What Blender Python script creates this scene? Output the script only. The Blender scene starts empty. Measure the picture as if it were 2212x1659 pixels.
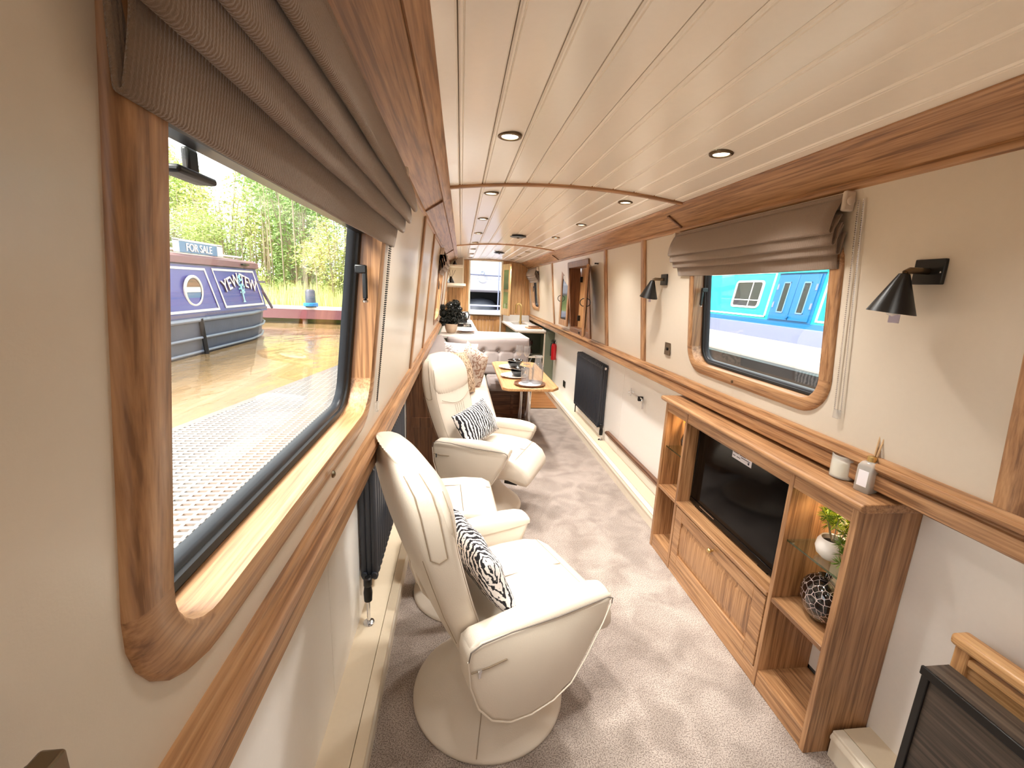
import bpy, bmesh, math, random
from math import sin, cos, pi, radians as R
from mathutils import Vector as V, Matrix
random.seed(7)
S = bpy.context.scene
COL = S.collection

# ------------------------------------------------------------------ camera
FPX, W_, H_ = 940.0, 2212.0, 1659.0
yaw, pitch, roll = R(7.05), R(12.45), R(2.48)
f_ = V((sin(yaw)*cos(pitch), cos(yaw)*cos(pitch), -sin(pitch)))
r0 = V((cos(yaw), -sin(yaw), 0)); u0 = r0.cross(f_)
rr = r0*cos(roll) + u0*sin(roll); uu = -r0*sin(roll) + u0*cos(roll)
cam = bpy.data.cameras.new('camera'); cam_o = bpy.data.objects.new('camera', cam); COL.objects.link(cam_o)
m3 = Matrix((rr, uu, -f_)).transposed()
cam_o.matrix_world = Matrix.Translation((-.4974, 0, 1.5)) @ m3.to_4x4()
cam.sensor_fit = 'HORIZONTAL'; cam.sensor_width = 36; cam.lens = 36*FPX/W_
cam.clip_start = .02; cam.clip_end = 300
S.camera = cam_o

# ------------------------------------------------------------------ world, sun, exposure
wd = bpy.data.worlds.new('sky'); S.world = wd; wd.use_nodes = True
nt = wd.node_tree; nt.nodes.clear()
out = nt.nodes.new('ShaderNodeOutputWorld'); bg = nt.nodes.new('ShaderNodeBackground')
tc = nt.nodes.new('ShaderNodeTexCoord'); no = nt.nodes.new('ShaderNodeTexNoise'); cr = nt.nodes.new('ShaderNodeValToRGB')
no.inputs['Scale'].default_value = 2.2; no.inputs['Detail'].default_value = 5
cr.color_ramp.elements[0].color = (.88, .94, 1, 1); cr.color_ramp.elements[1].color = (1, 1, 1, 1)
cr.color_ramp.elements[0].position = .35; cr.color_ramp.elements[1].position = .55
nt.links.new(tc.outputs['Generated'], no.inputs['Vector']); nt.links.new(no.outputs['Fac'], cr.inputs['Fac'])
nt.links.new(cr.outputs['Color'], bg.inputs['Color']); nt.links.new(bg.outputs[0], out.inputs[0])
bg.inputs['Strength'].default_value = 2.2
sun = bpy.data.lights.new('sun', 'SUN'); sun.energy = 7.5; sun.angle = R(28); sun.color = (1, .95, .87)
sun_o = bpy.data.objects.new('sun', sun); COL.objects.link(sun_o)
sun_o.rotation_euler = V((.60, .48, -.80)).to_track_quat('-Z', 'Y').to_euler()
S.view_settings.view_transform = 'Standard'; S.view_settings.look = 'None'
S.view_settings.exposure = 1.03; S.view_settings.gamma = 1.0; S.view_settings.use_curve_mapping = False
S.cycles.max_bounces = 9; S.cycles.diffuse_bounces = 6; S.cycles.glossy_bounces = 4
S.cycles.transmission_bounces = 8; S.cycles.transparent_max_bounces = 16
S.cycles.caustics_reflective = False; S.cycles.caustics_refractive = False
S.cycles.sample_clamp_indirect = 6.0

# ------------------------------------------------------------------ materials
def srgb(r, g, b):
    f = lambda c: (c/255/12.92) if c/255 <= .04045 else ((c/255+.055)/1.055)**2.4
    return (f(r), f(g), f(b), 1)
MATS = {}
def base(name):
    m = bpy.data.materials.new(name); m.use_nodes = True
    b = m.node_tree.nodes['Principled BSDF']; MATS[name] = m
    return m, m.node_tree, b
def plain(name, col, rough=.5, metal=0, spec=.5, noise=0, nscale=60, bump=0, bscale=200, coat=0, emit=None, es=0, sheen=0):
    m, t, b = base(name)
    b.inputs['Base Color'].default_value = col; b.inputs['Roughness'].default_value = rough
    b.inputs['Metallic'].default_value = metal; b.inputs['Specular IOR Level'].default_value = spec
    b.inputs['Coat Weight'].default_value = coat; b.inputs['Coat Roughness'].default_value = .15
    b.inputs['Sheen Weight'].default_value = sheen
    tc = t.nodes.new('ShaderNodeTexCoord')
    n = t.nodes.new('ShaderNodeTexNoise'); n.inputs['Scale'].default_value = nscale; n.inputs['Detail'].default_value = 4
    t.links.new(tc.outputs['Object'], n.inputs['Vector'])
    mx = t.nodes.new('ShaderNodeMix'); mx.data_type = 'RGBA'
    k = max(noise, .02)
    mx.inputs[6].default_value = tuple(c*(1-k) for c in col[:3])+(1,); mx.inputs[7].default_value = tuple(min(1, c*(1+k)) for c in col[:3])+(1,)
    t.links.new(n.outputs['Fac'], mx.inputs[0]); t.links.new(mx.outputs[2], b.inputs['Base Color'])
    if bump:
        n2 = t.nodes.new('ShaderNodeTexNoise'); n2.inputs['Scale'].default_value = bscale; n2.inputs['Detail'].default_value = 3
        bp = t.nodes.new('ShaderNodeBump'); bp.inputs['Strength'].default_value = bump; bp.inputs['Distance'].default_value = .002
        t.links.new(tc.outputs['Object'], n2.inputs['Vector']); t.links.new(n2.outputs['Fac'], bp.inputs['Height']); t.links.new(bp.outputs[0], b.inputs['Normal'])
    if emit:
        b.inputs['Emission Color'].default_value = emit; b.inputs['Emission Strength'].default_value = es
    return m
def oak(name, axis, dark, mid, light, rough=.38, sc=1.0):
    m, t, b = base(name)
    tc = t.nodes.new('ShaderNodeTexCoord'); mp = t.nodes.new('ShaderNodeMapping'); oi = t.nodes.new('ShaderNodeObjectInfo')
    s = [95*sc]*3; s['xyz'.index(axis)] = 3.2*sc
    mp.inputs['Scale'].default_value = s
    ml = t.nodes.new('ShaderNodeMath'); ml.operation = 'MULTIPLY'; ml.inputs[1].default_value = 37
    cb = t.nodes.new('ShaderNodeCombineXYZ')
    t.links.new(oi.outputs['Random'], ml.inputs[0])
    for i in range(3): t.links.new(ml.outputs[0], cb.inputs[i])
    t.links.new(tc.outputs['Object'], mp.inputs['Vector']); t.links.new(cb.outputs[0], mp.inputs['Location'])
    n1 = t.nodes.new('ShaderNodeTexNoise'); n1.inputs['Scale'].default_value = 1; n1.inputs['Detail'].default_value = 5; n1.inputs['Distortion'].default_value = .6
    n2 = t.nodes.new('ShaderNodeTexNoise'); n2.inputs['Scale'].default_value = 3; n2.inputs['Detail'].default_value = 3
    t.links.new(mp.outputs[0], n1.inputs['Vector']); t.links.new(mp.outputs[0], n2.inputs['Vector'])
    ad0 = t.nodes.new('ShaderNodeMix'); ad0.data_type = 'FLOAT'; ad0.inputs[0].default_value = .3
    n3 = t.nodes.new('ShaderNodeTexNoise'); n3.inputs['Scale'].default_value = .16; n3.inputs['Detail'].default_value = 3; n3.inputs['Distortion'].default_value = 1.5
    t.links.new(mp.outputs[0], n3.inputs['Vector'])
    t.links.new(n1.outputs['Fac'], ad0.inputs[2]); t.links.new(n2.outputs['Fac'], ad0.inputs[3])
    ad = t.nodes.new('ShaderNodeMix'); ad.data_type = 'FLOAT'; ad.inputs[0].default_value = .30
    t.links.new(ad0.outputs[0], ad.inputs[2]); t.links.new(n3.outputs['Fac'], ad.inputs[3])
    c = t.nodes.new('ShaderNodeValToRGB'); e = c.color_ramp.elements
    e[0].position = .40; e[0].color = dark; e[1].position = .60; e[1].color = light
    x = e.new(.48); x.color = mid
    t.links.new(ad.outputs[0], c.inputs['Fac']); t.links.new(c.outputs[0], b.inputs['Base Color'])
    bp = t.nodes.new('ShaderNodeBump'); bp.inputs['Strength'].default_value = .25; bp.inputs['Distance'].default_value = .001
    t.links.new(n2.outputs['Fac'], bp.inputs['Height']); t.links.new(bp.outputs[0], b.inputs['Normal'])
    b.inputs['Roughness'].default_value = rough; b.inputs['Coat Weight'].default_value = .15; b.inputs['Coat Roughness'].default_value = .25
    return m
OD, OM, OL = srgb(124, 86, 56), srgb(160, 116, 78), srgb(188, 144, 102)
for ax in 'xyz':
    oak('oak_'+ax, ax, OD, OM, OL)
    oak('oak_warm_'+ax, ax, srgb(160, 114, 70), srgb(190, 142, 92), srgb(210, 166, 116))
    oak('walnut_'+ax, ax, srgb(78, 48, 30), srgb(108, 70, 46), srgb(134, 92, 62))
oak('grey_wood_y', 'y', srgb(38, 32, 28), srgb(66, 56, 48), srgb(96, 82, 70), rough=.5, sc=.5)
plain('cream_wall', srgb(210, 198, 181), rough=.32, noise=.02, bump=.05, bscale=400, coat=.2)
plain('white_wall', srgb(246, 242, 236), rough=.4, noise=.02)
plain('ceiling_paint', srgb(250, 243, 231), rough=.22, noise=.01, coat=.3)
plain('ledge_paint', srgb(222, 206, 180), rough=.35, noise=.03)
plain('skirting_paint', srgb(232, 222, 204), rough=.4)
plain('leather', srgb(220, 209, 194), rough=.42, noise=.04, nscale=9, bump=.25, bscale=260)
plain('leather_seam', srgb(150, 132, 110), rough=.6)
plain('leather_dark', srgb(104, 94, 86), rough=.6)
plain('taupe_fabric', srgb(134, 113, 96), rough=.95, noise=.14, nscale=420, bump=.5, bscale=700, sheen=.3)
plain('sofa_fabric', srgb(146, 135, 132), rough=.9, noise=.06, nscale=200, bump=.3, bscale=500, sheen=.3)
plain('cream_fabric', srgb(206, 192, 178), rough=.9, noise=.04, bump=.2)
plain('chrome', srgb(225, 225, 228), rough=.12, metal=1)
plain('brushed_brass', srgb(214, 184, 124), rough=.28, metal=1)
plain('bronze_metal', srgb(120, 104, 84), rough=.3, metal=1)
plain('black_metal', srgb(10, 9, 9), rough=.35, spec=.5)
plain('black_rubber', srgb(16, 16, 18), rough=.45)
plain('dark_frame', srgb(28, 26, 26), rough=.3, coat=.3)
plain('anthracite', srgb(52, 56, 64), rough=.4)
plain('tv_black', srgb(6, 6, 7), rough=.2, spec=.2)
plain('tv_screen', srgb(3, 3, 4), rough=.08, spec=.16)
plain('white_paper', srgb(238, 236, 242), rough=.7)
plain('ink', srgb(60, 58, 76), rough=.7)
plain('white_ceramic', srgb(240, 236, 230), rough=.35, bump=.4, bscale=60)
plain('white_gloss', srgb(245, 243, 240), rough=.15)
plain('stone_pot', srgb(196, 172, 148), rough=.8, noise=.06, bump=.2)
plain('candle_wax', srgb(250, 246, 230), rough=.5)
plain('reed', srgb(206, 172, 130), rough=.8)
plain('worktop_white', srgb(222, 218, 212), rough=.2)
plain('sage_green', srgb(120, 130, 112), rough=.5)
plain('sage_dark', srgb(84, 94, 80), rough=.6)
plain('red_enamel', srgb(190, 20, 32), rough=.25, coat=.5)
plain('black_gloss', srgb(14, 10, 10), rough=.1, coat=.5)
plain('dark_vase', srgb(36, 8, 8), rough=.08, coat=.6)
plain('leaf_dark', srgb(10, 16, 9), rough=.5, noise=.4, nscale=30)
plain('leaf_green', srgb(96, 132, 34), rough=.5, noise=.4, nscale=40)
plain('leaf_tip', srgb(186, 196, 60), rough=.5, noise=.2, nscale=40)
plain('soil', srgb(30, 22, 18), rough=.9)
plain('knob_yellow', srgb(200, 178, 60), rough=.5)
plain('lilac_label', srgb(188, 180, 200), rough=.5)
plain('rubber_seal', srgb(40, 44, 50), rough=.4)
# outdoors
plain('boat_blue', srgb(62, 66, 138), rough=.25, noise=.12, nscale=2.5)
plain('boat_cream', srgb(214, 210, 202), rough=.4)
plain('boat_maroon', srgb(112, 72, 78), rough=.4)
plain('boat_lilac_trim', srgb(92, 88, 114), rough=.4)
plain('hull_grey', srgb(74, 82, 98), rough=.5, noise=.25, nscale=6)
plain('hull_rail', srgb(120, 128, 142), rough=.4)
plain('letter_cream', srgb(245, 232, 220), rough=.5)
plain('letter_shadow', srgb(60, 36, 50), rough=.5)
plain('tree_emblem', srgb(150, 214, 216), rough=.5)
plain('sign_blue', srgb(84, 120, 152), rough=.5)
plain('turquoise', srgb(0, 172, 172), rough=.35)
plain('door_blue', srgb(0, 88, 136), rough=.35)
plain('lavender_grey', srgb(104, 110, 134), rough=.5)
plain('concrete_pale', srgb(158, 152, 146), rough=.9, noise=.1, nscale=8, bump=.4, bscale=40)
plain('timber_grey', srgb(128, 118, 104), rough=.8, noise=.25, nscale=14)
plain('far_glass', srgb(36, 40, 44), rough=.08)
plain('grate_white', srgb(138, 130, 124), rough=.6, noise=.05)
plain('grate_dark', srgb(62, 48, 40), rough=.8)
plain('bark', srgb(150, 138, 118), rough=.9, noise=.2)
plain('blue_rope', srgb(40, 130, 200), rough=.7)
plain('grass_bank', srgb(150, 170, 60), rough=.9, noise=.3, nscale=3)
for i, c in enumerate([(176, 196, 120), (150, 178, 108), (200, 206, 130), (184, 194, 160)]):
    plain('foliage_%d' % i, srgb(*c), rough=.7, noise=.35, nscale=1.3)
plain('deck_steel', srgb(150, 152, 168), rough=.6)
plain('canvas_white', srgb(150, 150, 158), rough=.7)

def glass(name, tint=(1, 1, 1, 1), refl=.9):
    m, t, b = base(name); t.nodes.remove(b)
    o = t.nodes['Material Output']; tr = t.nodes.new('ShaderNodeBsdfTransparent'); gl = t.nodes.new('ShaderNodeBsdfGlossy')
    gl.inputs['Roughness'].default_value = .02; tr.inputs['Color'].default_value = tint
    lw = t.nodes.new('ShaderNodeLayerWeight'); lw.inputs['Blend'].default_value = .5
    fr = t.nodes.new('ShaderNodeMath'); fr.operation = 'POWER'; fr.inputs[1].default_value = 2.6; t.links.new(lw.outputs['Facing'], fr.inputs[0])
    mu = t.nodes.new('ShaderNodeMath'); mu.operation = 'MULTIPLY_ADD'; mu.inputs[1].default_value = .9*refl; mu.inputs[2].default_value = .05*refl
    mx = t.nodes.new('ShaderNodeMixShader')
    t.links.new(fr.outputs[0], mu.inputs[0]); t.links.new(mu.outputs[0], mx.inputs[0]); t.links.new(tr.outputs[0], mx.inputs[1]); t.links.new(gl.outputs[0], mx.inputs[2])
    t.links.new(mx.outputs[0], o.inputs[0]); return m
glass('pane_glass', (.97, .985, .98, 1), .5)
glass('shelf_glass', (.90, .96, .93, 1))
glass('clear_glass', (.93, .935, .94, 1))
glass('glass_edge', (.35, .55, .42, 1))
def emis(name, col, s):
    m, t, b = base(name); b.inputs['Emission Color'].default_value = col; b.inputs['Emission Strength'].default_value = s
    b.inputs['Base Color'].default_value = col; return m
emis('lamp_glow', (1, .86, .62, 1), 9)
def frosted():
    m, t, b = base('frosted_glass'); o = t.nodes['Material Output']; tr = t.nodes.new('ShaderNodeBsdfTransparent'); mx = t.nodes.new('ShaderNodeMixShader')
    tr.inputs['Color'].default_value = (.95, .96, .95, 1); mx.inputs[0].default_value = .38; b.inputs['Base Color'].default_value = (.86, .86, .82, 1); b.inputs['Roughness'].default_value = .12
    t.links.new(tr.outputs[0], mx.inputs[1]); t.links.new(b.outputs[0], mx.inputs[2]); t.links.new(mx.outputs[0], o.inputs[0])
frosted()
def tableglass():
    m = MATS['clear_glass']; t = m.node_tree; o = t.nodes['Material Output']; prev = o.inputs[0].links[0].from_socket
    df = t.nodes.new('ShaderNodeBsdfDiffuse'); df.inputs['Color'].default_value = (.9, .92, .94, 1); mx = t.nodes.new('ShaderNodeMixShader'); mx.inputs[0].default_value = .07
    t.links.new(prev, mx.inputs[1]); t.links.new(df.outputs[0], mx.inputs[2]); t.links.new(mx.outputs[0], o.inputs[0])
tableglass()

def weave():
    m = MATS['taupe_fabric']; t = m.node_tree; b = t.nodes['Principled BSDF']; tc = t.nodes.new('ShaderNodeTexCoord')
    w = t.nodes.new('ShaderNodeTexWave'); w.bands_direction = 'Y'; w.inputs['Scale'].default_value = 75; w.inputs['Distortion'].default_value = 2.5; w.inputs['Detail'].default_value = 3; w.inputs['Detail Scale'].default_value = 6
    bp = t.nodes.new('ShaderNodeBump'); bp.inputs['Strength'].default_value = .7; bp.inputs['Distance'].default_value = .0012
    t.links.new(tc.outputs['Object'], w.inputs['Vector']); t.links.new(w.outputs['Fac'], bp.inputs['Height']); t.links.new(bp.outputs[0], b.inputs['Normal'])
weave()
def special():
    # carpet: flecked pile with brushed shading
    m, t, b = base('carpet')
    tc = t.nodes.new('ShaderNodeTexCoord')
    def noise(s, d, dist=0):
        n = t.nodes.new('ShaderNodeTexNoise'); n.inputs['Scale'].default_value = s; n.inputs['Detail'].default_value = d; n.inputs['Distortion'].default_value = dist
        t.links.new(tc.outputs['Object'], n.inputs['Vector']); return n
    a = noise(6.5, 6, .6); f = noise(240, 5)
    c1 = t.nodes.new('ShaderNodeValToRGB'); c1.color_ramp.elements[0].position = .35; c1.color_ramp.elements[0].color = srgb(164, 150, 140); c1.color_ramp.elements[1].position = .62; c1.color_ramp.elements[1].color = srgb(196, 182, 172)
    c2 = t.nodes.new('ShaderNodeValToRGB'); c2.color_ramp.elements[0].position = .39; c2.color_ramp.elements[0].color = (.34, .31, .30, 1); c2.color_ramp.elements[1].position = .57; c2.color_ramp.elements[1].color = (1, 1, 1, 1)
    mx = t.nodes.new('ShaderNodeMix'); mx.data_type = 'RGBA'; mx.blend_type = 'MULTIPLY'; mx.inputs[0].default_value = .9
    t.links.new(a.outputs['Fac'], c1.inputs[0]); t.links.new(f.outputs['Fac'], c2.inputs[0])
    t.links.new(c1.outputs[0], mx.inputs[6]); t.links.new(c2.outputs[0], mx.inputs[7]); t.links.new(mx.outputs[2], b.inputs['Base Color'])
    b.inputs['Roughness'].default_value = 1; b.inputs['Sheen Weight'].default_value = .3
    bp = t.nodes.new('ShaderNodeBump'); bp.inputs['Strength'].default_value = .8; bp.inputs['Distance'].default_value = .004
    t.links.new(f.outputs['Fac'], bp.inputs['Height']); t.links.new(bp.outputs[0], b.inputs['Normal'])
    # striped black and white cushion
    for nm, rot, sc, dist, thr, lo in (('zebra_fabric', .12, 13.5, 3.2, .56, .35), ('ikat_fabric', .35, 14, 7, .52, .5)):
        m, t, b = base(nm); tc = t.nodes.new('ShaderNodeTexCoord')
        mp = t.nodes.new('ShaderNodeMapping'); mp.inputs['Rotation'].default_value = (0, 0, rot)
        w = t.nodes.new('ShaderNodeTexWave'); w.inputs['Scale'].default_value = sc; w.inputs['Distortion'].default_value = dist; w.inputs['Detail'].default_value = 4; w.inputs['Detail Scale'].default_value = 3
        n = t.nodes.new('ShaderNodeTexNoise'); n.inputs['Scale'].default_value = 60; n.inputs['Detail'].default_value = 3
        mp2 = t.nodes.new('ShaderNodeMapping'); mp2.inputs['Scale'].default_value = (3, .35, 1); mp2.inputs['Rotation'].default_value = (0, 0, rot)
        t.links.new(tc.outputs['Object'], mp.inputs[0]); t.links.new(mp.outputs[0], w.inputs['Vector']); t.links.new(tc.outputs['Object'], mp2.inputs[0]); t.links.new(mp2.outputs[0], n.inputs['Vector'])
        ad = t.nodes.new('ShaderNodeMix'); ad.data_type = 'FLOAT'; ad.inputs[0].default_value = lo
        t.links.new(w.outputs['Fac'], ad.inputs[2]); t.links.new(n.outputs['Fac'], ad.inputs[3])
        c = t.nodes.new('ShaderNodeValToRGB'); c.color_ramp.interpolation = 'LINEAR'
        c.color_ramp.elements[0].position = thr-.08; c.color_ramp.elements[0].color = srgb(26, 24, 30); c.color_ramp.elements[1].position = thr; c.color_ramp.elements[1].color = srgb(234, 226, 222)
        t.links.new(ad.outputs[0], c.inputs[0]); t.links.new(c.outputs[0], b.inputs['Base Color']); b.inputs['Roughness'].default_value = .95
    # floral cushions
    for nm, c0, c1c, th in (('floral_pale', (150, 132, 126), (214, 208, 204), .47), ('floral_rose', (156, 124, 106), (206, 192, 178), .5), ('floral_tan', (132, 108, 84), (196, 172, 146), .5)):
        m, t, b = base(nm); tc = t.nodes.new('ShaderNodeTexCoord')
        n = t.nodes.new('ShaderNodeTexNoise'); n.inputs['Scale'].default_value = 16; n.inputs['Detail'].default_value = 2; n.inputs['Distortion'].default_value = 2.2
        c = t.nodes.new('ShaderNodeValToRGB'); c.color_ramp.elements[0].position = th-.05; c.color_ramp.elements[0].color = srgb(*c0); c.color_ramp.elements[1].position = th; c.color_ramp.elements[1].color = srgb(*c1c)
        t.links.new(tc.outputs['Object'], n.inputs['Vector']); t.links.new(n.outputs['Fac'], c.inputs[0]); t.links.new(c.outputs[0], b.inputs['Base Color']); b.inputs['Roughness'].default_value = .9
    # dappled art glass
    m, t, b = base('dappled_glass'); tc = t.nodes.new('ShaderNodeTexCoord')
    v = t.nodes.new('ShaderNodeTexVoronoi'); v.feature = 'DISTANCE_TO_EDGE'; v.inputs['Scale'].default_value = 46
    n = t.nodes.new('ShaderNodeTexNoise'); n.inputs['Scale'].default_value = 22
    ml = t.nodes.new('ShaderNodeMath'); ml.operation = 'MULTIPLY'
    c = t.nodes.new('ShaderNodeValToRGB'); c.color_ramp.elements[0].position = .006; c.color_ramp.elements[0].color = srgb(196, 176, 172); c.color_ramp.elements[1].position = .022; c.color_ramp.elements[1].color = srgb(10, 6, 8)
    t.links.new(tc.outputs['Object'], v.inputs['Vector']); t.links.new(tc.outputs['Object'], n.inputs['Vector'])
    t.links.new(v.outputs['Distance'], ml.inputs[0]); t.links.new(n.outputs['Fac'], ml.inputs[1]); t.links.new(ml.outputs[0], c.inputs[0]); t.links.new(c.outputs[0], b.inputs['Base Color'])
    b.inputs['Roughness'].default_value = .06; b.inputs['Coat Weight'].default_value = .6
    # canal water
    m, t, b = base('canal_water'); tc = t.nodes.new('ShaderNodeTexCoord'); mp = t.nodes.new('ShaderNodeMapping'); mp.inputs['Scale'].default_value = (1, .45, 1)
    n = t.nodes.new('ShaderNodeTexNoise'); n.inputs['Scale'].default_value = 3.2; n.inputs['Detail'].default_value = 5
    bp = t.nodes.new('ShaderNodeBump'); bp.inputs['Strength'].default_value = .5; bp.inputs['Distance'].default_value = .06
    t.links.new(tc.outputs['Object'], mp.inputs[0]); t.links.new(mp.outputs[0], n.inputs['Vector']); t.links.new(n.outputs['Fac'], bp.inputs['Height']); t.links.new(bp.outputs[0], b.inputs['Normal'])
    b.inputs['Base Color'].default_value = srgb(150, 122, 86); b.inputs['Roughness'].default_value = .08
    # shutter oak floor boards tint
    oak('floor_oak', 'x', srgb(120, 70, 34), srgb(160, 104, 58), srgb(190, 134, 82), rough=.3)
special()
M_ = lambda n: MATS[n]

# ------------------------------------------------------------------ geometry collector
class G:
    def __init__(s): s.v = []; s.f = []
    def add(s, vs, fs):
        o = len(s.v); s.v += [tuple(p) for p in vs]; s.f += [tuple(o+i for i in f) for f in fs]; return s
    def box(s, x0, y0, z0, x1, y1, z1):
        x0, x1 = sorted((x0, x1)); y0, y1 = sorted((y0, y1)); z0, z1 = sorted((z0, z1))
        return s.add([(x0, y0, z0), (x1, y0, z0), (x1, y1, z0), (x0, y1, z0), (x0, y0, z1), (x1, y0, z1), (x1, y1, z1), (x0, y1, z1)],
                     [(0, 3, 2, 1), (4, 5, 6, 7), (0, 1, 5, 4), (1, 2, 6, 5), (2, 3, 7, 6), (3, 0, 4, 7)])
    def loft(s, loops, cap=True, close=True, cyc=False):
        n = len(loops[0]); vs = [p for l in loops for p in l]; fs = []
        k = len(loops)
        for i in range(k if cyc else k-1):
            a = i*n; b = ((i+1) % k)*n
            for j in range(n if close else n-1):
                j2 = (j+1) % n; fs.append((a+j, a+j2, b+j2, b+j))
        if cap and not cyc:
            fs.append(tuple(range(n))[::-1]); fs.append(tuple((k-1)*n+j for j in range(n)))
        return s.add(vs, fs)
    def prism(s, poly, axis, a, b):   # poly in the two other axes (cyclic order), extruded along axis
        def P(p, t):
            return {'x': (t, p[0], p[1]), 'y': (p[0], t, p[1]), 'z': (p[0], p[1], t)}[axis]
        return s.loft([[P(p, a) for p in poly], [P(p, b) for p in poly]])
    def pillow(s, poly, axis, a, b, r, steps=3):  # prism with rounded-in ends
        cx = sum(p[0] for p in poly)/len(poly); cy = sum(p[1] for p in poly)/len(poly)
        def inset(d):
            o = []; n = len(poly)
            for i in range(n):
                p0 = V(poly[i-1]); p = V(poly[i]); p1 = V(poly[(i+1) % n])
                t = (p1-p0); t.normalize(); nn = V((-t.y, t.x))
                if nn.dot(V((cx, cy))-p) < 0: nn = -nn
                q = p+nn*d; o.append((q.x, q.y))
            return o
        def P(p, t): return {'x': (t, p[0], p[1]), 'y': (p[0], t, p[1]), 'z': (p[0], p[1], t)}[axis]
        sg = 1 if b > a else -1
        ks = [(k, 0) for k in range(steps+1)]+[(k, 1) for k in range(steps, -1, -1)]; L = []
        for k, e in ks:
            d = r*(1-math.sqrt(max(0, 1-(1-k/steps)**2)))
            L.append([P(p, (a+sg*r*k/steps) if e == 0 else (b-sg*r*k/steps)) for p in inset(d)])
        return s.loft(L)
    def tube(s, pts, r, n=8, cap=True, cyc=False):
        pts = [V(p) for p in pts]; L = []; up = None
        for i, p in enumerate(pts):
            if cyc: d = pts[(i+1) % len(pts)]-pts[i-1]
            else: d = pts[min(i+1, len(pts)-1)]-pts[max(i-1, 0)]
            d.normalize()
            if up is None:
                up = V((0, 0, 1)) if abs(d.z) < .9 else V((1, 0, 0))
            up = (up-d*up.dot(d)).normalized(); sd = d.cross(up)
            ri = r[i] if isinstance(r, (list, tuple)) else r
            L.append([p+up*cos(2*pi*k/n)*ri+sd*sin(2*pi*k/n)*ri for k in range(n)])
        return s.loft(L, cap=cap, cyc=cyc)
    def lathe(s, prof, c=(0, 0, 0), n=32, cap=True, axis='z'):
        c = V(c); L = []
        for r, z in prof:
            l = []
            for k in range(n):
                a = 2*pi*k/n
                q = {'z': V((r*cos(a), r*sin(a), z)), 'y': V((r*cos(a), z, -r*sin(a))), 'x': V((z, r*cos(a), r*sin(a)))}[axis]
                l.append(c+q)
            L.append(l)
        return s.loft(L, cap=cap)
    def rot(s, mat, start=0):
        for i in range(start, len(s.v)): s.v[i] = tuple(mat @ V(s.v[i]))
        return s

INV = {}
def link(o): COL.objects.link(o); return o
def thing(name, label=None, cat=None, loc=(0, 0, 0), rz=0, group=None, kind=None):
    o = bpy.data.objects.new(name, None); link(o); o.location = loc; o.rotation_euler = (0, 0, rz); o.empty_display_size = .05
    INV[o.name] = (Matrix.Translation(loc) @ Matrix.Rotation(rz, 4, 'Z')).inverted()
    props(o, label, cat, group, kind); return o
def props(o, label=None, cat=None, group=None, kind=None):
    if label: o['label'] = label
    if cat: o['category'] = cat
    if group: o['group'] = group
    if kind: o['kind'] = kind
    return o
def mesh(name, g, mat, parent=None, local=False, bevel=0, seg=2, sub=0, solid=0, angle=40, label=None, cat=None, group=None, kind=None, flat=False):
    me = bpy.data.meshes.new(name)
    vs = g.v
    loc = V((0, 0, 0))
    if parent is None and not local:      # origin at the base of the thing
        xs, ys, zs = zip(*vs); loc = V(((min(xs)+max(xs))/2, (min(ys)+max(ys))/2, min(zs)))
        vs = [tuple(V(p)-loc) for p in vs]
    elif parent is not None and not local:
        top = parent
        M = INV.get(parent.name)
        if M is not None: vs = [tuple(M @ V(p)) for p in vs]
    me.from_pydata(vs, [], g.f); me.validate()
    bm = bmesh.new(); bm.from_mesh(me); bmesh.ops.recalc_face_normals(bm, faces=bm.faces); bm.to_mesh(me); bm.free()
    if not flat:
        me.polygons.foreach_set('use_smooth', [True]*len(me.polygons)); me.set_sharp_from_angle(angle=R(angle))
    me.materials.append(M_(mat))
    o = bpy.data.objects.new(name, me); link(o)
    if parent is not None:
        o.parent = parent
        if not local: INV[o.name] = INV.get(parent.name, Matrix.Identity(4))
        else: INV[o.name] = INV.get(parent.name, Matrix.Identity(4))
    else:
        o.location = loc; INV[o.name] = Matrix.Translation(loc).inverted()
    if solid:
        md = o.modifiers.new('solid', 'SOLIDIFY'); md.thickness = solid; md.offset = 0
    if bevel:
        md = o.modifiers.new('bevel', 'BEVEL'); md.width = bevel; md.segments = seg; md.limit_method = 'ANGLE'; md.angle_limit = R(40); md.harden_normals = False
    if sub:
        md = o.modifiers.new('sub', 'SUBSURF'); md.levels = sub; md.render_levels = sub
    props(o, label, cat, group, kind); return o
def copy_tree(o, parent=None):
    c = o.copy(); link(c); c.parent = parent
    for ch in list(o.children): copy_tree(ch, c)
    return c
def text(name, s, size, mat, parent, mtx, depth=.002, arc=0):
    cu = bpy.data.curves.new('t', 'FONT'); cu.body = s; cu.size = size; cu.extrude = depth; cu.align_x = 'CENTER'; cu.align_y = 'CENTER'
    to = bpy.data.objects.new('t', cu); link(to)
    me = bpy.data.meshes.new_from_object(to.evaluated_get(bpy.context.evaluated_depsgraph_get()))
    bpy.data.objects.remove(to)
    g = G(); vs = []
    for v in me.vertices:
        p = v.co.copy()
        if arc: p.y -= arc*p.x*p.x
        vs.append(tuple(mtx @ p))
    g.add(vs, [tuple(p.vertices) for p in me.polygons]); bpy.data.meshes.remove(me)
    return mesh(name, g, mat, parent, flat=True)
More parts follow.
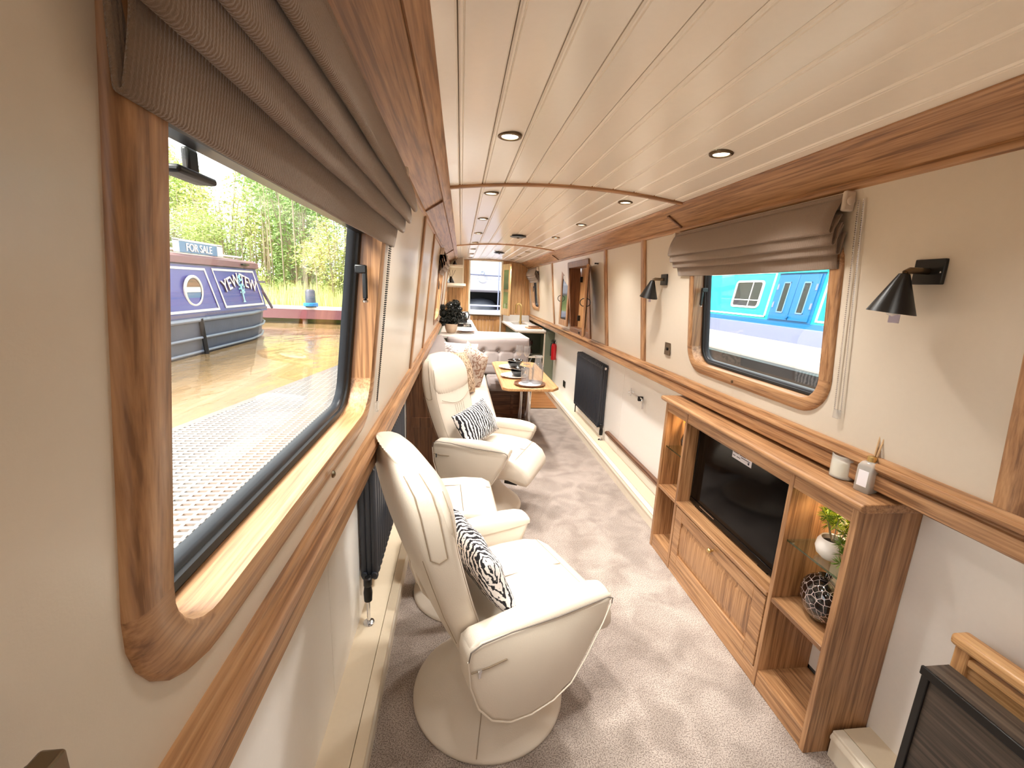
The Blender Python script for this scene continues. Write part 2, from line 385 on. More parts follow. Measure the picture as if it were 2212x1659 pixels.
# ------------------------------------------------------------------ room shell
SL = .105
YB, YF = -2.4, 8.0
def wx(sd, z, off=0): return sd*(.773-SL*(z-1.045)-off)
def cz(x): return 1.977-.041*(x/.561)**2
SIDE = {'left': -1, 'right': 1}
WIN = {'left': [(.368, 1.238, 1.15, 1.78), (4.35, 5.15, 1.15, 1.70), (6.95, 7.65, 1.2, 1.70), (-1.9, -1.0, 1.15, 1.70)],
       'right': [(1.355, 2.215, 1.15, 1.70), (6.98, 7.66, 1.2, 1.70), (4.18, 4.88, 1.10, 1.74), ]}
POST = [-.9, .775, 2.87, 3.65, 5.85]; POSTL = [-.6, 2.42, 3.22, 5.85]
for sn, sd in SIDE.items():
    w = thing('wall_'+sn, kind='structure')
    ps = POST if sd > 0 else POSTL; ys = sorted(set([YB, YF]+ps)); wins = WIN[sn]
    for a, b in zip(ys[:-1], ys[1:]):
        g = G()
        hs = [h for h in wins if a < h[0] < b]
        yc = sorted(set([a, b]+[v for h in hs for v in (h[0]-.008, h[1]+.008)])); 
        zc = sorted(set([1.03, 1.87]+[v for h in hs for v in (h[2]-.008, h[3]+.008)]))
        for y0, y1 in zip(yc[:-1], yc[1:]):
            for z0, z1 in zip(zc[:-1], zc[1:]):
                ym, zm = (y0+y1)/2, (z0+z1)/2
                if any(h[0]-.008 < ym < h[1]+.008 and h[2]-.008 < zm < h[3]+.008 for h in hs): continue
                g.add([(wx(sd, z0), y0, z0), (wx(sd, z0), y1, z0), (wx(sd, z1), y1, z1), (wx(sd, z1), y0, z1),
                       (wx(sd, z0, -.012), y0, z0), (wx(sd, z0, -.012), y1, z0), (wx(sd, z1, -.012), y1, z1), (wx(sd, z1, -.012), y0, z1)],
                      [(0, 1, 2, 3), (7, 6, 5, 4), (0, 4, 5, 1), (1, 5, 6, 2), (2, 6, 7, 3), (3, 7, 4, 0)])
        mesh('upper_panel', g, 'cream_wall', w)
    js = [YB, -1.0, 1.32, 3.5, 6.12, YF] if sd > 0 else [YB, -.6, 1.27, 3.5, YF]
    for a, b in zip(js[:-1], js[1:]):
        mesh('lower_panel', G().box(sd*.90, a+.0015, .09, sd*.912, b-.0015, .955), 'white_wall', w)
    mesh('backing', G().box(sd*.912, YB, -.02, sd*.925, YF, .96), 'leather_dark', w)
    mesh('gunwale_soffit', G().box(sd*.80, YB, .948, sd*.93, YF, .96), 'white_wall', w)
    # ledge (boxed pipe run)
    lg = thing('baseboard_'+sn, kind='structure')
    x0 = .761
    for (a, b) in ([(YB, 1.035), (2.30, 6.33)] if sd > 0 else [(YB, 3.28)]):
        mesh('ledge_top', G().box(sd*x0, a, .091, sd*.80, b, .103), 'skirting_paint' if sd > 0 else 'ledge_paint', lg, bevel=.003)
        mesh('ledge_infill', G().box(sd*.8015, a, .09, sd*.901, b, .102), 'ledge_paint', lg)
        mesh('ledge_face', G().prism([(sd*.762, 0), (sd*.762, .066), (sd*.757, .070), (sd*.756, .080), (sd*.762, .092), (sd*.775, .092), (sd*.775, 0)], 'y', a, b), 'skirting_paint', lg)
    # dado rail
    P = [(.80, .947), (.757, .947), (.751, .952), (.749, .998), (.757, 1.000), (.757, 1.006), (.745, 1.009), (.738, 1.017), (.740, 1.028), (.749, 1.031), (.757, 1.031), (.757, 1.036), (.762, 1.045), (.80, 1.047)]
    t = mesh('trim_%d' % (1 if sd < 0 else 2), G().prism([(sd*x, z) for x, z in P], 'y', YB, YF), 'oak_y', kind='structure')
    # cornice: two boards and a bead, cut at the cross beads
    t = thing('trim_%d' % (3 if sd < 0 else 4), kind='structure')
    for a, b in ((YB, 2.36), (2.36, 5.42), (5.42, YF)):
        mesh('cornice_board', G().prism([(sd*x, z) for x, z in [(.684, 1.858), (.69, 1.880), (.60, 1.938), (.596, 1.916)]], 'y', a+.002, b-.002), 'oak_y', t)
        mesh('cornice_edge', G().prism([(sd*x, z) for x, z in [(.595, 1.913), (.590, 1.909), (.558, 1.926), (.553, 1.932), (.556, 1.940), (.60, 1.945)]], 'y', a, b), 'oak_y', t)
        if a > 0: mesh('cross_bead', G().prism([(sd*x, z) for x, z in [(.69, 1.852), (.684, 1.850), (.594, 1.905), (.60, 1.93), (.69, 1.88)]], 'y', a-.009, a+.009), 'walnut_x', t, bevel=.002)
    mesh('cornice_bead', G().prism([(sd*x, z) for x, z in [(.73, 1.835), (.690, 1.835), (.682, 1.839), (.678, 1.849), (.680, 1.858), (.69, 1.875), (.73, 1.89)]], 'y', YB, YF), 'oak_y', t, bevel=.002)
    # upright posts
    for y in ps:
        g = G(); hw = .036
        z0, z1 = 1.044, 1.84
        g.loft([[(wx(sd, z, o), y+yy, z) for yy, o in ((-hw, -.002), (-hw, .007), (-hw+.004, .010), (hw-.004, .010), (hw, .007), (hw, -.002))] for z in (z0, z1)])
        mesh('trim_%d' % (10+ps.index(y)+(10 if sd > 0 else 0)), g, 'oak_z', kind='structure')

# ceiling of tongue and groove boards
ce = thing('ceiling', kind='structure')
xs = [-.565]+[-.511+.1022*k for k in range(11)]+[.565]
for a, b in ((YB, 2.14), (2.14, 5.1), (5.1, YF)):
    for x0, x1 in zip(xs[:-1], xs[1:]):
        pr = [(x0+.0012, .012), (x0+.0012, .004), (x0+.005, 0), (x0+.0095, 0), (x0+.0115, .0035), (x0+.0135, 0)] if x0 > -.56 else [(x0, .012), (x0, 0)]
        pr += [(x1-.005, 0), (x1-.0012, .004), (x1-.0012, .012)] if x1 < .56 else [(x1, 0), (x1, .012)]
        mesh('ceiling_board', G().prism([(x, cz(x)+d) for x, d in pr], 'y', a, b), 'ceiling_paint', ce, flat=True)
g = G(); n = 24
g.loft([[(x, y, cz(x)+.012), (x, y, cz(x)+.03)][::1] and [(x, YB, cz(x)+.012), (x, YF, cz(x)+.012), (x, YF, cz(x)+.03), (x, YB, cz(x)+.03)] for x, y in [(-.6+1.2*i/n, 0) for i in range(n+1)]])
mesh('ceiling_backing', g, 'leather_seam', ce)
for k, y in enumerate((2.14, 5.1, 7.985)):
    g = G(); wd_ = .013; dp = .012
    g.loft([[(x, y-wd_, cz(x)+.004), (x, y-wd_, cz(x)-dp+.003), (x, y-wd_+.004, cz(x)-dp), (x, y+wd_-.004, cz(x)-dp), (x, y+wd_, cz(x)-dp+.003), (x, y+wd_, cz(x)+.004)] for x in [-.556+1.112*i/28 for i in range(29)]])
    mesh('trim_%d' % (30+k), g, 'oak_x', kind='structure')

# floor
fl = thing('floor', kind='structure')
mesh('carpet', G().box(-.78, YB, -.02, .78, 5.32, 0), 'carpet', fl)
mesh('threshold_strip', G().box(-.2, 5.31, 0, .77, 5.335, .004), 'bronze_metal', fl)
y = 5.335; k = 0
while y < 8.1:
    y1 = min(y+.145, 8.1); xa = -.25+.3*(k % 3)
    for a, b in ((-.78, xa), (xa, .92)):
        mesh('floor_board', G().box(a+.001, y+.001, -.02, b-.001, y1-.001, 0), 'floor_oak', fl, bevel=.0015, seg=1)
    y = y1; k += 1
mesh('subfloor', G().box(-.93, YB, -.04, .93, 8.1, -.02), 'leather_dark', fl)

# end bulkhead with door opening, boards upright
bk = thing('wall_front', kind='structure')
DX0, DX1, DZ = -.335, .215, 1.94
x = -.90
while x < .90:
    x1 = min(x+.062, .9)
    zt = 1.99 if abs(x) < .57 else 1.90
    for a, b in ([(0, zt)] if (x1 < DX0 or x > DX1) else []):
        mesh('oak_board', G().prism([(x+.001, 8.02), (x+.001, 8.003), (x+.004, 8.0), (x1-.004, 8.0), (x1-.001, 8.003), (x1-.001, 8.02)], 'z', a, b), 'oak_warm_z', bk, flat=True)
    x = x1
mesh('bulkhead_backing', G().box(-.95, 8.02, -.05, DX0-.02, 8.04, 2.1).box(DX1+.02, 8.02, -.05, .95, 8.04, 2.1).box(DX0-.03, 8.02, DZ+.02, DX1+.03, 8.04, 2.1), 'leather_dark', bk)
mesh('door_lining', G().box(DX0-.03, 7.99, .0, DX0, 8.06, DZ).box(DX1, 7.99, .0, DX1+.03, 8.06, DZ).box(DX0-.03, 7.99, DZ, DX1+.03, 8.06, DZ+.03), 'skirting_paint', bk, bevel=.003)
# rear bulkhead behind the camera, with an unseen open gap added to admit daylight
rb = thing('wall_back', kind='structure')
mesh('rear_panel', G().box(-.95, YB-.03, -.05, -.36, YB, 2.1).box(.36, YB-.03, -.05, .95, YB, 2.1).box(-.36, YB-.03, -.05, .36, YB, 1.3).box(-.36, YB-.03, 1.88, .36, YB, 2.1), 'cream_wall', rb)

# lower half door and open upper leaf
d = thing('door_1', kind='structure')
mesh('door_frame', G().box(DX0+.005, 7.985, .0, DX0+.06, 8.012, .985).box(DX1-.06, 7.985, .0, DX1-.005, 8.012, .985).box(DX0+.06, 7.985, .92, DX1-.06, 8.012, .985), 'oak_warm_z', d, bevel=.003)
x = DX0+.06
while x < DX1-.065:
    mesh('door_board', G().box(x+.001, 7.995, .02, x+.0605, 8.008, .92), 'walnut_z' if 0 else 'oak_warm_z', d, bevel=.003, seg=1); x += .0615
mesh('door_sill', G().box(DX0-.02, 7.95, .985, DX1+.02, 8.06, 1.005), 'bronze_metal', d, bevel=.003)
d2 = thing('door_2', kind='structure')
def leaf(g, z0, z1, t=.02):
    a = V((.235, 7.97)); b = V((.335, 7.62)); u = (b-a).normalized(); n = V((-u.y, u.x))*t; L = (b-a).length
    def q(s0, s1, za, zb):
        p0, p1 = a+u*s0*L, a+u*s1*L
        g.loft([[(p.x, p.y, z) for p in (p0, p1, p1+n, p0+n)] for z in (za, zb)])
    return q
g = G(); q = leaf(g, 1.02, 1.90); q(0, .2, 1.02, 1.9); q(.8, 1, 1.02, 1.9); q(.2, .8, 1.02, 1.14); q(.2, .8, 1.8, 1.9); q(.2, .8, 1.42, 1.48)
mesh('door_leaf', g, 'oak_warm_z', d2, bevel=.003)
g = G(); q = leaf(g, 0, 0, .006); q(.2, .8, 1.14, 1.8); mesh('door_pane', g, 'far_glass', d2)
g = G().tube([(.30, 7.72, 1.22), (.27, 7.70, 1.22), (.27, 7.70, 1.13)], .006); mesh('door_handle', g, 'chrome', d2)

# ------------------------------------------------------------------ windows
def rrect(sd, y0, y1, z0, z1, r, ins, off, n=7):
    y0, y1, z0, z1 = y0+ins, y1-ins, z0+ins, z1-ins; r = max(r-ins, .004); pts = []
    for cy, cz_, a0 in ((y1-r, z1-r, 0), (y0+r, z1-r, 90), (y0+r, z0+r, 180), (y1-r, z0+r, 270)):
        for k in range(n+1):
            a = R(a0+90*k/n); yy = cy+r*cos(a); zz = cz_+r*sin(a); pts.append((wx(sd, zz, off), yy, zz))
    return pts
def ringmesh(sd, win, r, prof, cyc=True):
    return G().loft([rrect(sd, *win, r, i, o) for i, o in prof], cap=False, cyc=cyc)
def window(idx, sd, win, near=False, rear=False, handle=True):
    w = thing('window_%d' % idx, kind='structure')
    r = .085
    # oak surround: face, rounded edge, deep reveal
    pr = [(-.050, -.006), (-.050, .003), (-.044, .009), (-.034, .012), (-.006, .012), (0, .007), (0, -.052), (-.050, -.055)]
    RR = [rrect(sd, *win, r, i, o) for i, o in pr]; n_ = 8
    for a, b, m in ((0, 2*n_-1, 'oak_y'), (2*n_-1, 2*n_, 'oak_z'), (2*n_, 4*n_-1, 'oak_y'), (4*n_-1, 4*n_, 'oak_z')):
        mesh('window_frame', G().loft([[l[k % (4*n_)] for l in RR] for k in range(a, b+1)]), m, w, angle=50)
    mesh('rubber_gasket', ringmesh(sd, win, r, [(-.004, -.050), (.004, -.046), (.012, -.050), (.014, -.058), (.014, -.072), (-.02, -.072)]), 'black_rubber', w)
    mesh('metal_rim', ringmesh(sd, win, r, [(.013, -.056), (.018, -.058), (.022, -.064), (.024, -.078), (.013, -.078)]), 'rubber_seal', w)
    g = G().loft([rrect(sd, *win, r, .02, -.070), rrect(sd, *win, r, .02, -.073)]); mesh('pane', g, 'pane_glass', w)
    mesh('outer_flange', ringmesh(sd, win, r, [(.016, -.074), (.016, -.080), (-.03, -.080), (-.03, -.074)]), 'dark_frame', w)
    if handle:
        for yy in ([win[1]-.018] if sd < 0 else [win[1]-.02]):
            z = 1.53
            mesh('window_latch', G().box(wx(sd, z, -.050), yy-.004, z-.01, wx(sd, z, -.02), yy-.02, z+.012).box(wx(sd, z, -.032), yy-.004, z-.075, wx(sd, z, -.02), yy-.018, z+.005), 'black_metal', w, bevel=.003)
            mesh('latch_tip', G().lathe([(.0, 0), (.007, .001), (.008, .006), (.0, .012)], (wx(sd, z, -.026), yy-.011, z-.085), 12), 'chrome', w)
        zb = win[2]-.028; ym = (win[0]+win[1])/2
        mesh('frame_stud', G().lathe([(0, 0), (.0075, 0), (.0075, .003), (.003, .006), (0, .006)], (wx(sd, zb, .019), ym+.04, zb), 14, axis='x').rot(Matrix.Identity(3)) if sd < 0 else G().lathe([(0, 0), (.0075, 0), (.0075, -.003), (.003, -.006), (0, -.006)], (wx(sd, zb, .019), ym+.04, zb), 14, axis='x'), 'bronze_metal', w)
    return w
w1 = window(1, -1, WIN['left'][0])
# sliding rail inside the near window top
mesh('top_rail', G().box(wx(-1, 1.67, -.04), .39, 1.622, wx(-1, 1.67, -.06), 1.23, 1.655), 'dark_frame', w1)
mesh('vent_catch', G().box(-.80, .50, 1.598, -.775, .57, 1.606).box(-.79, .53, 1.60, -.782, .55, 1.63), 'black_rubber', w1, bevel=.003)
window(2, -1, WIN['left'][1]); window(3, -1, WIN['left'][2], handle=False); window(4, -1, WIN['left'][3], handle=False)  # last one: unseen window behind the camera, added to bring in daylight
window(5, 1, WIN['right'][0]); window(6, 1, WIN['right'][1]); 
# outer skin of the cabin
for sd in (-1, 1):
    g = G(); wins = WIN['left' if sd < 0 else 'right']
    yc = sorted(set([YB, YF]+[v for h in wins for v in (h[0]-.008, h[1]+.008)])); zc = sorted(set([1.0, 1.13, 1.18, 1.72, 1.76, 1.95]+[h[2]-.008 for h in wins]+[h[3]+.008 for h in wins]))
    for y0, y1 in zip(yc[:-1], yc[1:]):
        for z0, z1 in zip(zc[:-1], zc[1:]):
            ym, zm = (y0+y1)/2, (z0+z1)/2
            if any(h[0]-.008 < ym < h[1]+.008 and h[2]-.008 < zm < h[3]+.008 for h in wins): continue
            g.add([(wx(sd, z0, -.082), y0, z0), (wx(sd, z0, -.082), y1, z0), (wx(sd, z1, -.082), y1, z1), (wx(sd, z1, -.082), y0, z1)], [(0, 1, 2, 3)])
    g.add([(sd*.84, YB, 1.0), (sd*.84, YF, 1.0), (sd*1.03, YF, .93), (sd*1.03, YB, .93)], [(0, 1, 2, 3)])
    mesh('cabin_side', g, 'lavender_grey', thing('trim_%d' % (40+sd), kind='structure'))
g = G(); g.loft([[(x, YB, cz(x)+.05), (x, YF, cz(x)+.05), (x, YF, cz(x)+.07), (x, YB, cz(x)+.07)] for x in [-.82+1.64*i/16 for i in range(17)]])
mesh('roof_skin', g, 'lavender_grey', thing('trim_45', kind='structure'))

# ------------------------------------------------------------------ downlights and vents
def downlight(x, y, shown=True):
    t = thing('downlight', 'round recessed ceiling downlight with a pale metal rim, lit warm white', 'light', (x, y, cz(x)-.002))
    mesh('rim', G().lathe([(.026, .004), (.026, -.003), (.031, -.006), (.037, -.004), (.039, .002), (.035, .004)], n=28, cap=False), 'bronze_metal', t, local=True)
    mesh('lens', G().lathe([(0, -.0005), (.026, -.0005), (.026, .003), (0, .003)], n=20), 'lamp_glow', t, local=True)
    t['group'] = 'recessed downlights in the ceiling'
    l = bpy.data.lights.new('bulb', 'SPOT'); l.energy = LAMP if y > 1 else LAMP*.22; l.spot_size = R(116); l.spot_blend = .9; l.shadow_soft_size = .05; l.color = (1, .97, .92)
    lo = bpy.data.objects.new('bulb', l); link(lo); lo.parent = t; lo.location = (0, 0, -.012)
    return t
LAMP = 32.0
for k in range(-3, 8):
    if k in (0,): pass
    y = 1.475+.86*(k-0) if k >= 0 else 1.475+.86*k
    if y > 7.9: continue
    for x in (-.355, .345):
        t = downlight(x, y)
        sdn = 'left' if x < 0 else 'right'
        nth = ['nearest the camera', 'second from the camera', 'third from the camera', 'fourth from the camera', 'fifth from the camera', 'sixth from the camera', 'seventh from the camera', 'eighth from the camera']
        t['label'] = ('lit round ceiling downlight, %s in the %s row' % (nth[k], sdn)) if k >= 0 else 'round ceiling downlight behind the camera, %s row, %s' % (sdn, ['', 'closest', 'middle', 'rearmost'][-k])
for y, lb in ((4.2, 'dark round mushroom vent on the ceiling before the second oak arch'), (6.25, 'dark round mushroom vent on the ceiling near the end door')):
    t = thing('ceiling_vent', lb, 'vent', (.02, y, cz(0)))
    mesh('vent_disc', G().lathe([(0, -.022), (.055, -.022), (.075, -.016), (.078, -.011), (.06, -.006), (.05, 0), (0, 0)], n=28), 'black_metal', t, local=True)
    mesh('vent_knob', G().lathe([(0, -.03), (.01, -.03), (.012, -.022), (0, -.02)], n=12), 'bronze_metal', t, local=True)
# ------------------------------------------------------------------ TV cabinet on the right
CX = .68
tv = thing('media_cabinet', 'long low oak cabinet with open shelves and a drop-down flap, under the right-hand window', 'cabinet', (.79, 1.66, 0))
def sidep(y0, y1, name='side_panel'):
    mesh(name, G().box(CX, y0, 0, .899, y1, .905), 'oak_z', tv, bevel=.0015, seg=1)
sidep(1.045, 1.067); sidep(2.265, 2.287)
for y0, y1 in ((1.300, 1.320), (2.043, 2.063)): sidep(y0, y1, 'divider')
mesh('top_board', G().prism([(.91, .905), (.672, .905), (.662, .909), (.656, .917), (.654, .924), (.657, .931), (.663, .9345), (.757, .9345), (.91, .9345)], 'y', 1.018, 2.314), 'oak_y', tv, bevel=.003)
for y0, y1 in ((1.067, 1.300), (2.063, 2.265), (1.320, 2.043)):
    mesh('top_rail', G().box(CX+.002, y0, .853, CX+.02, y1, .905), 'oak_y', tv, bevel=.001, seg=1)
    mesh('plinth', G().box(CX+.002, y0, 0, CX+.02, y1, .068), 'oak_y', tv, bevel=.0015, seg=1)
for y0, y1 in ((1.067, 1.300), (2.063, 2.265)):
    mesh('shelf', G().box(CX+.003, y0, .06, .898, y1, .076), 'oak_y', tv)
    mesh('shelf', G().box(CX+.001, y0, .388, .898, y1, .406), 'oak_y', tv, bevel=.002)
    s_ = mesh('glass_shelf', G().box(CX+.02, y0+.001, .642, .89, y1-.001, .648), 'shelf_glass', tv)
    mesh('glass_front_edge', G().box(CX+.0175, y0+.001, .642, CX+.02, y1-.001, .648), 'glass_edge', s_)
    for xx in (.715, .87):
        mesh('shelf_pin', G().box(xx-.005, y1-.012, .634, xx+.005, y1, .6415), 'chrome', tv)
mesh('tv_bay_shelf', G().box(CX-.006, 1.320, .395, .898, 2.043, .412), 'oak_y', tv, bevel=.003)
mesh('tv_bay_back', G().box(.89, 1.32, .40, .899, 2.043, .9), 'black_rubber', tv)
# flap: frame and fielded panel
fl_ = mesh('flap_door', G().box(CX, 1.326, .072, CX+.018, 1.392, .385).box(CX, 1.972, .072, CX+.018, 2.037, .385).box(CX, 1.392, .325, CX+.018, 1.972, .385).box(CX, 1.392, .072, CX+.018, 1.972, .13), 'oak_y', tv, bevel=.0025)
mesh('flap_panel', G().prism([(CX+.014, .13), (CX+.009, .134), (CX+.009, .15), (CX+.004, .165), (CX+.004, .29), (CX+.009, .305), (CX+.009, .321), (CX+.014, .325)], 'y', 1.396, 1.968), 'oak_z', fl_, angle=20)
mesh('flap_knob', G().lathe([(0, 0), (.006, 0), (.005, -.008), (.011, -.014), (.013, -.02), (.008, -.026), (0, -.027)], (CX, 1.68, .352), 16, axis='x'), 'brushed_brass', fl_)
for yy in (1.17, 2.17):
    pk = thing('bulb_holder'); pk.parent = tv; pk.location = V((.80, yy, .895))-V(tv.location)
    INV[pk.name] = INV[tv.name]
    mesh('puck_light', G().lathe([(0, .888), (.024, .888), (.027, .892), (.027, .9), (0, .9)], (.80, yy, 0), 20), 'lamp_glow', tv)
    l = bpy.data.lights.new('bulb', 'SPOT'); l.energy = 2.2; l.spot_size = R(150); l.spot_blend = 1; l.shadow_soft_size = .02; l.color = (1, .68, .32)
    lo = bpy.data.objects.new('bulb', l); link(lo); lo.parent = pk; lo.location = (0, 0, -.015)
    pk.name = 'light_fitting'
# television
t = thing('television', 'flat black television standing in the middle bay of the oak cabinet', 'television', (.76, 1.71, .412))
mesh('tv_case', G().box(.748, 1.386, .424, .79, 2.03, .838), 'tv_black', t, bevel=.004)
mesh('screen', G().box(.7465, 1.398, .452, .7475, 2.018, .828), 'tv_screen', t)
mesh('bezel', G().box(.744, 1.386, .424, .748, 2.03, .450).box(.7455, 1.386, .828, .748, 2.03, .838).box(.7455, 1.386, .45, .748, 1.397, .828).box(.7455, 2.019, .45, .748, 2.03, .828), 'tv_black', t, bevel=.001, seg=1)
mesh('silver_strip', G().box(.7432, 1.80, .4385, .7442, 1.93, .4425), 'chrome', t)
for yy in (1.45, 1.95): mesh('tv_foot', G().box(.75, yy-.03, .412, .80, yy+.03, .428), 'tv_black', t)
st = mesh('sticker', G().box(.7455, 1.608, .790, .7462, 1.742, .834), 'white_paper', t, label='white printed label stuck on the screen')
g = G()
for zz, a, b in ((.827, 1.73, 1.66), (.818, 1.69, 1.65), (.818, 1.737, 1.70), (.810, 1.68, 1.62), (.803, 1.736, 1.72), (.803, 1.71, 1.685)): g.box(.7451, b, zz-.0016, .7454, a, zz+.0016)
g.box(.7451, 1.622, .796, .7454, 1.632, .806)
mesh('label_print', g, 'ink', st)

# objects on and in the cabinet
def lathe_thing(name, label, cat, loc, prof, mat, n=32, group=None):
    t = thing(name, label, cat, loc, group=group); mesh(name+'_body', G().lathe(prof, n=n), mat, t, local=True); return t
t = thing('candle', 'cream candle in a clear glass tumbler on top of the oak cabinet', 'candle', (.765, 1.205, .9345))
mesh('glass_tumbler', G().lathe([(0, .0), (.032, 0), (.037, .004), (.038, .078), (.0355, .078), (.0345, .007), (0, .006)], n=36), 'frosted_glass', t, local=True)
mesh('wax', G().lathe([(0, .008), (.034, .008), (.0348, .056), (.033, .058), (0, .057)], n=32), 'candle_wax', t, local=True)
mesh('wick', G().tube([(0, 0, .056), (.001, 0, .064)], .001, 6), 'ink', t, local=True)
t = thing('reed_diffuser', 'square clear glass reed diffuser bottle with wooden sticks, beside the candle', 'diffuser', (.748, 1.105, .9345), R(12))
def sq(h, z, r=.006):
    o = []
    for cx, cy, a0 in ((h-r, h-r, 0), (-h+r, h-r, 90), (-h+r, -h+r, 180), (h-r, -h+r, 270)):
        for k in range(4): a = R(a0+30*k); o.append((cx+r*cos(a), cy+r*sin(a), z))
    return o
mesh('bottle', G().loft([sq(.021, 0), sq(.023, .004), sq(.023, .082), sq(.018, .094, .008), sq(.011, .098, .008)]), 'frosted_glass', t, local=True)
mesh('liquid', G().loft([sq(.0195, .005), sq(.0205, .03)]), 'pane_glass', t, local=True)
mesh('paper_label', G().box(-.0236, -.014, .02, -.0232, .014, .07), 'white_paper', t, local=True)
mesh('collar', G().lathe([(.0, .097), (.012, .097), (.012, .112), (.008, .114), (0, .113)], n=20), 'brushed_brass', t, local=True)
for a, b in ((.05, -.02), (.075, .015), (.055, .01), (.07, -.005)):
    mesh('reed', G().tube([(0, 0, .02), (a*.55, b*.6, .235)], .0022, 6), 'reed', t, local=True)
# white pot with spiky green plant on the glass shelf
def tuft(g, c, n, L, wd, droop=0):
    for i in range(n):
        th = random.random()*2*pi; ph = math.acos(random.uniform(-.55, 1)); l = L*random.uniform(.6, 1)
        d = V((sin(ph)*cos(th), sin(ph)*sin(th), cos(ph)-droop)); d.normalize(); s = d.cross(V((random.random(), random.random(), random.random()))).normalized()*wd
        c0 = V(c)+d*l*.15; m = V(c)+d*l*.6; e = V(c)+d*l
        g.add([c0-s*.5, c0+s*.5, m+s, m-s, e], [(0, 1, 2, 3), (3, 2, 4)])
t = thing('potted_plant', 'spiky yellow-green artificial plant in a ribbed white pot on the glass shelf', 'plant', (.765, 1.185, .648))
mesh('pot', G().lathe([(0, 0), (.026, 0), (.042, .015), (.048, .035), (.045, .058), (.037, .073), (.034, .071), (.036, .05), (0, .05)], n=36), 'white_ceramic', t, local=True)
mesh('soil', G().lathe([(0, .052), (.035, .054), (0, .062)], n=16), 'soil', t, local=True)
g = G()
cl = [(0, 0, .12), (.02, -.03, .13), (-.02, .02, .14), (.01, -.06, .11), (-.015, -.05, .12), (0, .03, .11), (.02, .02, .15), (-.02, -.02, .16), (0, -.05, .15), (.01, .045, .145), (-.03, -.07, .06), (-.035, -.075, .03), (-.03, -.06, .09)]
for c in cl: tuft(g, c, 60, .036, .0016)
mesh('needles', g, 'leaf_green', t, local=True, flat=True, kind='stuff')
g = G()
for c in cl[:10]: tuft(g, (c[0]-.008, c[1], c[2]+.01), 26, .036, .0016)
mesh('bright_needles', g, 'leaf_tip', t, local=True, flat=True, kind='stuff')
g = G()
for c in cl: g.tube([(0, 0, .05), (c[0]*.5, c[1]*.5, max(.075, c[2]*.6)), c], .0015, 5)
mesh('stem', g, 'bark', t, local=True)
# dappled vase, flattened round
t = thing('round_vase', 'round black and white dappled glass vase on the right-hand oak shelf', 'vase', (.775, 1.195, .406), R(-20))
g = G(); L = []
for k in range(15):
    a = -pi/2+pi*k/14; z = .078+.078*sin(a); rx = .085*cos(a)+.004; ry = .052*cos(a)+.004
    L.append([(ry*cos(b)*1.0, rx*sin(b), z) for b in [2*pi*j/32 for j in range(32)]])
g.loft(L); mesh('vase_body', g, 'dappled_glass', t, local=True)
mesh('vase_mouth', G().lathe([(.012, .152), (.018, .160), (.022, .166), (.019, .167), (.010, .155)], n=20, cap=False), 'dappled_glass', t, local=True)
# left cell: dark glass vessel with a gold leaf finial
t = thing('glass_ornament', 'dark amber glass ornament with a gold leaf top in the left-hand cabinet cell', 'ornament', (.78, 2.155, .648))
mesh('ornament_body', G().lathe([(0, 0), (.022, 0), (.03, .01), (.05, .04), (.054, .065), (.044, .095), (.02, .112), (.012, .125), (0, .126)], n=28), 'dark_vase', t, local=True)
g = G(); g.loft([[(0, .0, .12), (.01, 0, .122), (0, .004, .126)], [(-.012, .055, .148), (.012, .05, .150), (0, .052, .160)], [(-.001, .105, .152), (.001, .105, .152), (0, .105, .153)]])
mesh('gold_leaf', g, 'knob_yellow', t, local=True)

# ------------------------------------------------------------------ wall lamps
def wall_lamp(y, dy, label):
    z = 1.586; x = wx(1, z)
    t = thing('wall_lamp', label, 'lamp', (x, y, z), group='black cone wall lamps')
    INV[t.name] = Matrix.Translation((x, y, z)).inverted()
    mesh('backplate', G().box(x-.012, y-.038, z-.032, x-.001, y+.038, z+.032), 'black_metal', t, bevel=.002)
    mesh('screw', G().lathe([(0, 0), (.002, 0), (.002, -.001), (0, -.0015)], (x-.0122, y-.032, z-.002), 10, axis='x'), 'chrome', t)
    mesh('arm', G().tube([(x-.012, y, z+.001), (x-.062, y+dy*.2, z+.001), (x-.072, y+dy*.3, z-.006)], [.0085, .0085, .0085], 14), 'bronze_metal', t)
    A = V((x-.073, y+dy*.35, z-.008)); B = V((x-.080, y+dy, z-.108)); d = (B-A).normalized(); Lh = (B-A).length
    s1 = d.cross(V((1, 0, 0))).normalized(); s2 = d.cross(s1)
    def ringc(s, r): return [A+d*s*Lh+s1*cos(2*pi*k/32)*r+s2*sin(2*pi*k/32)*r for k in range(32)]
    sh = mesh('lamp_shade', G().loft([ringc(-.02, .004), ringc(0, .012), ringc(1, .0535)], cap=False), 'black_metal', t)
    mesh('shade_lining', G().loft([ringc(1, .0528), ringc(.05, .0125)], cap=False), 'brushed_brass', t)
    mesh('lamp_bulb', G().lathe([(0, -.05), (.012, -.045), (.015, -.03), (.01, -.012), (0, -.01)], tuple(A+d*.06), 16), 'white_gloss', t)
    mesh('paper_tag', G().box(A.x-.001, B.y-.022, B.z-.026, A.x+.0003, B.y+.008, B.z-.004), 'lilac_label', t)
    return t
wall_lamp(1.036, .012, 'black cone wall lamp on the bare wall right of the right-hand window')
wall_lamp(2.56, .03, 'black cone wall lamp left of the right-hand window, above the grey switch')

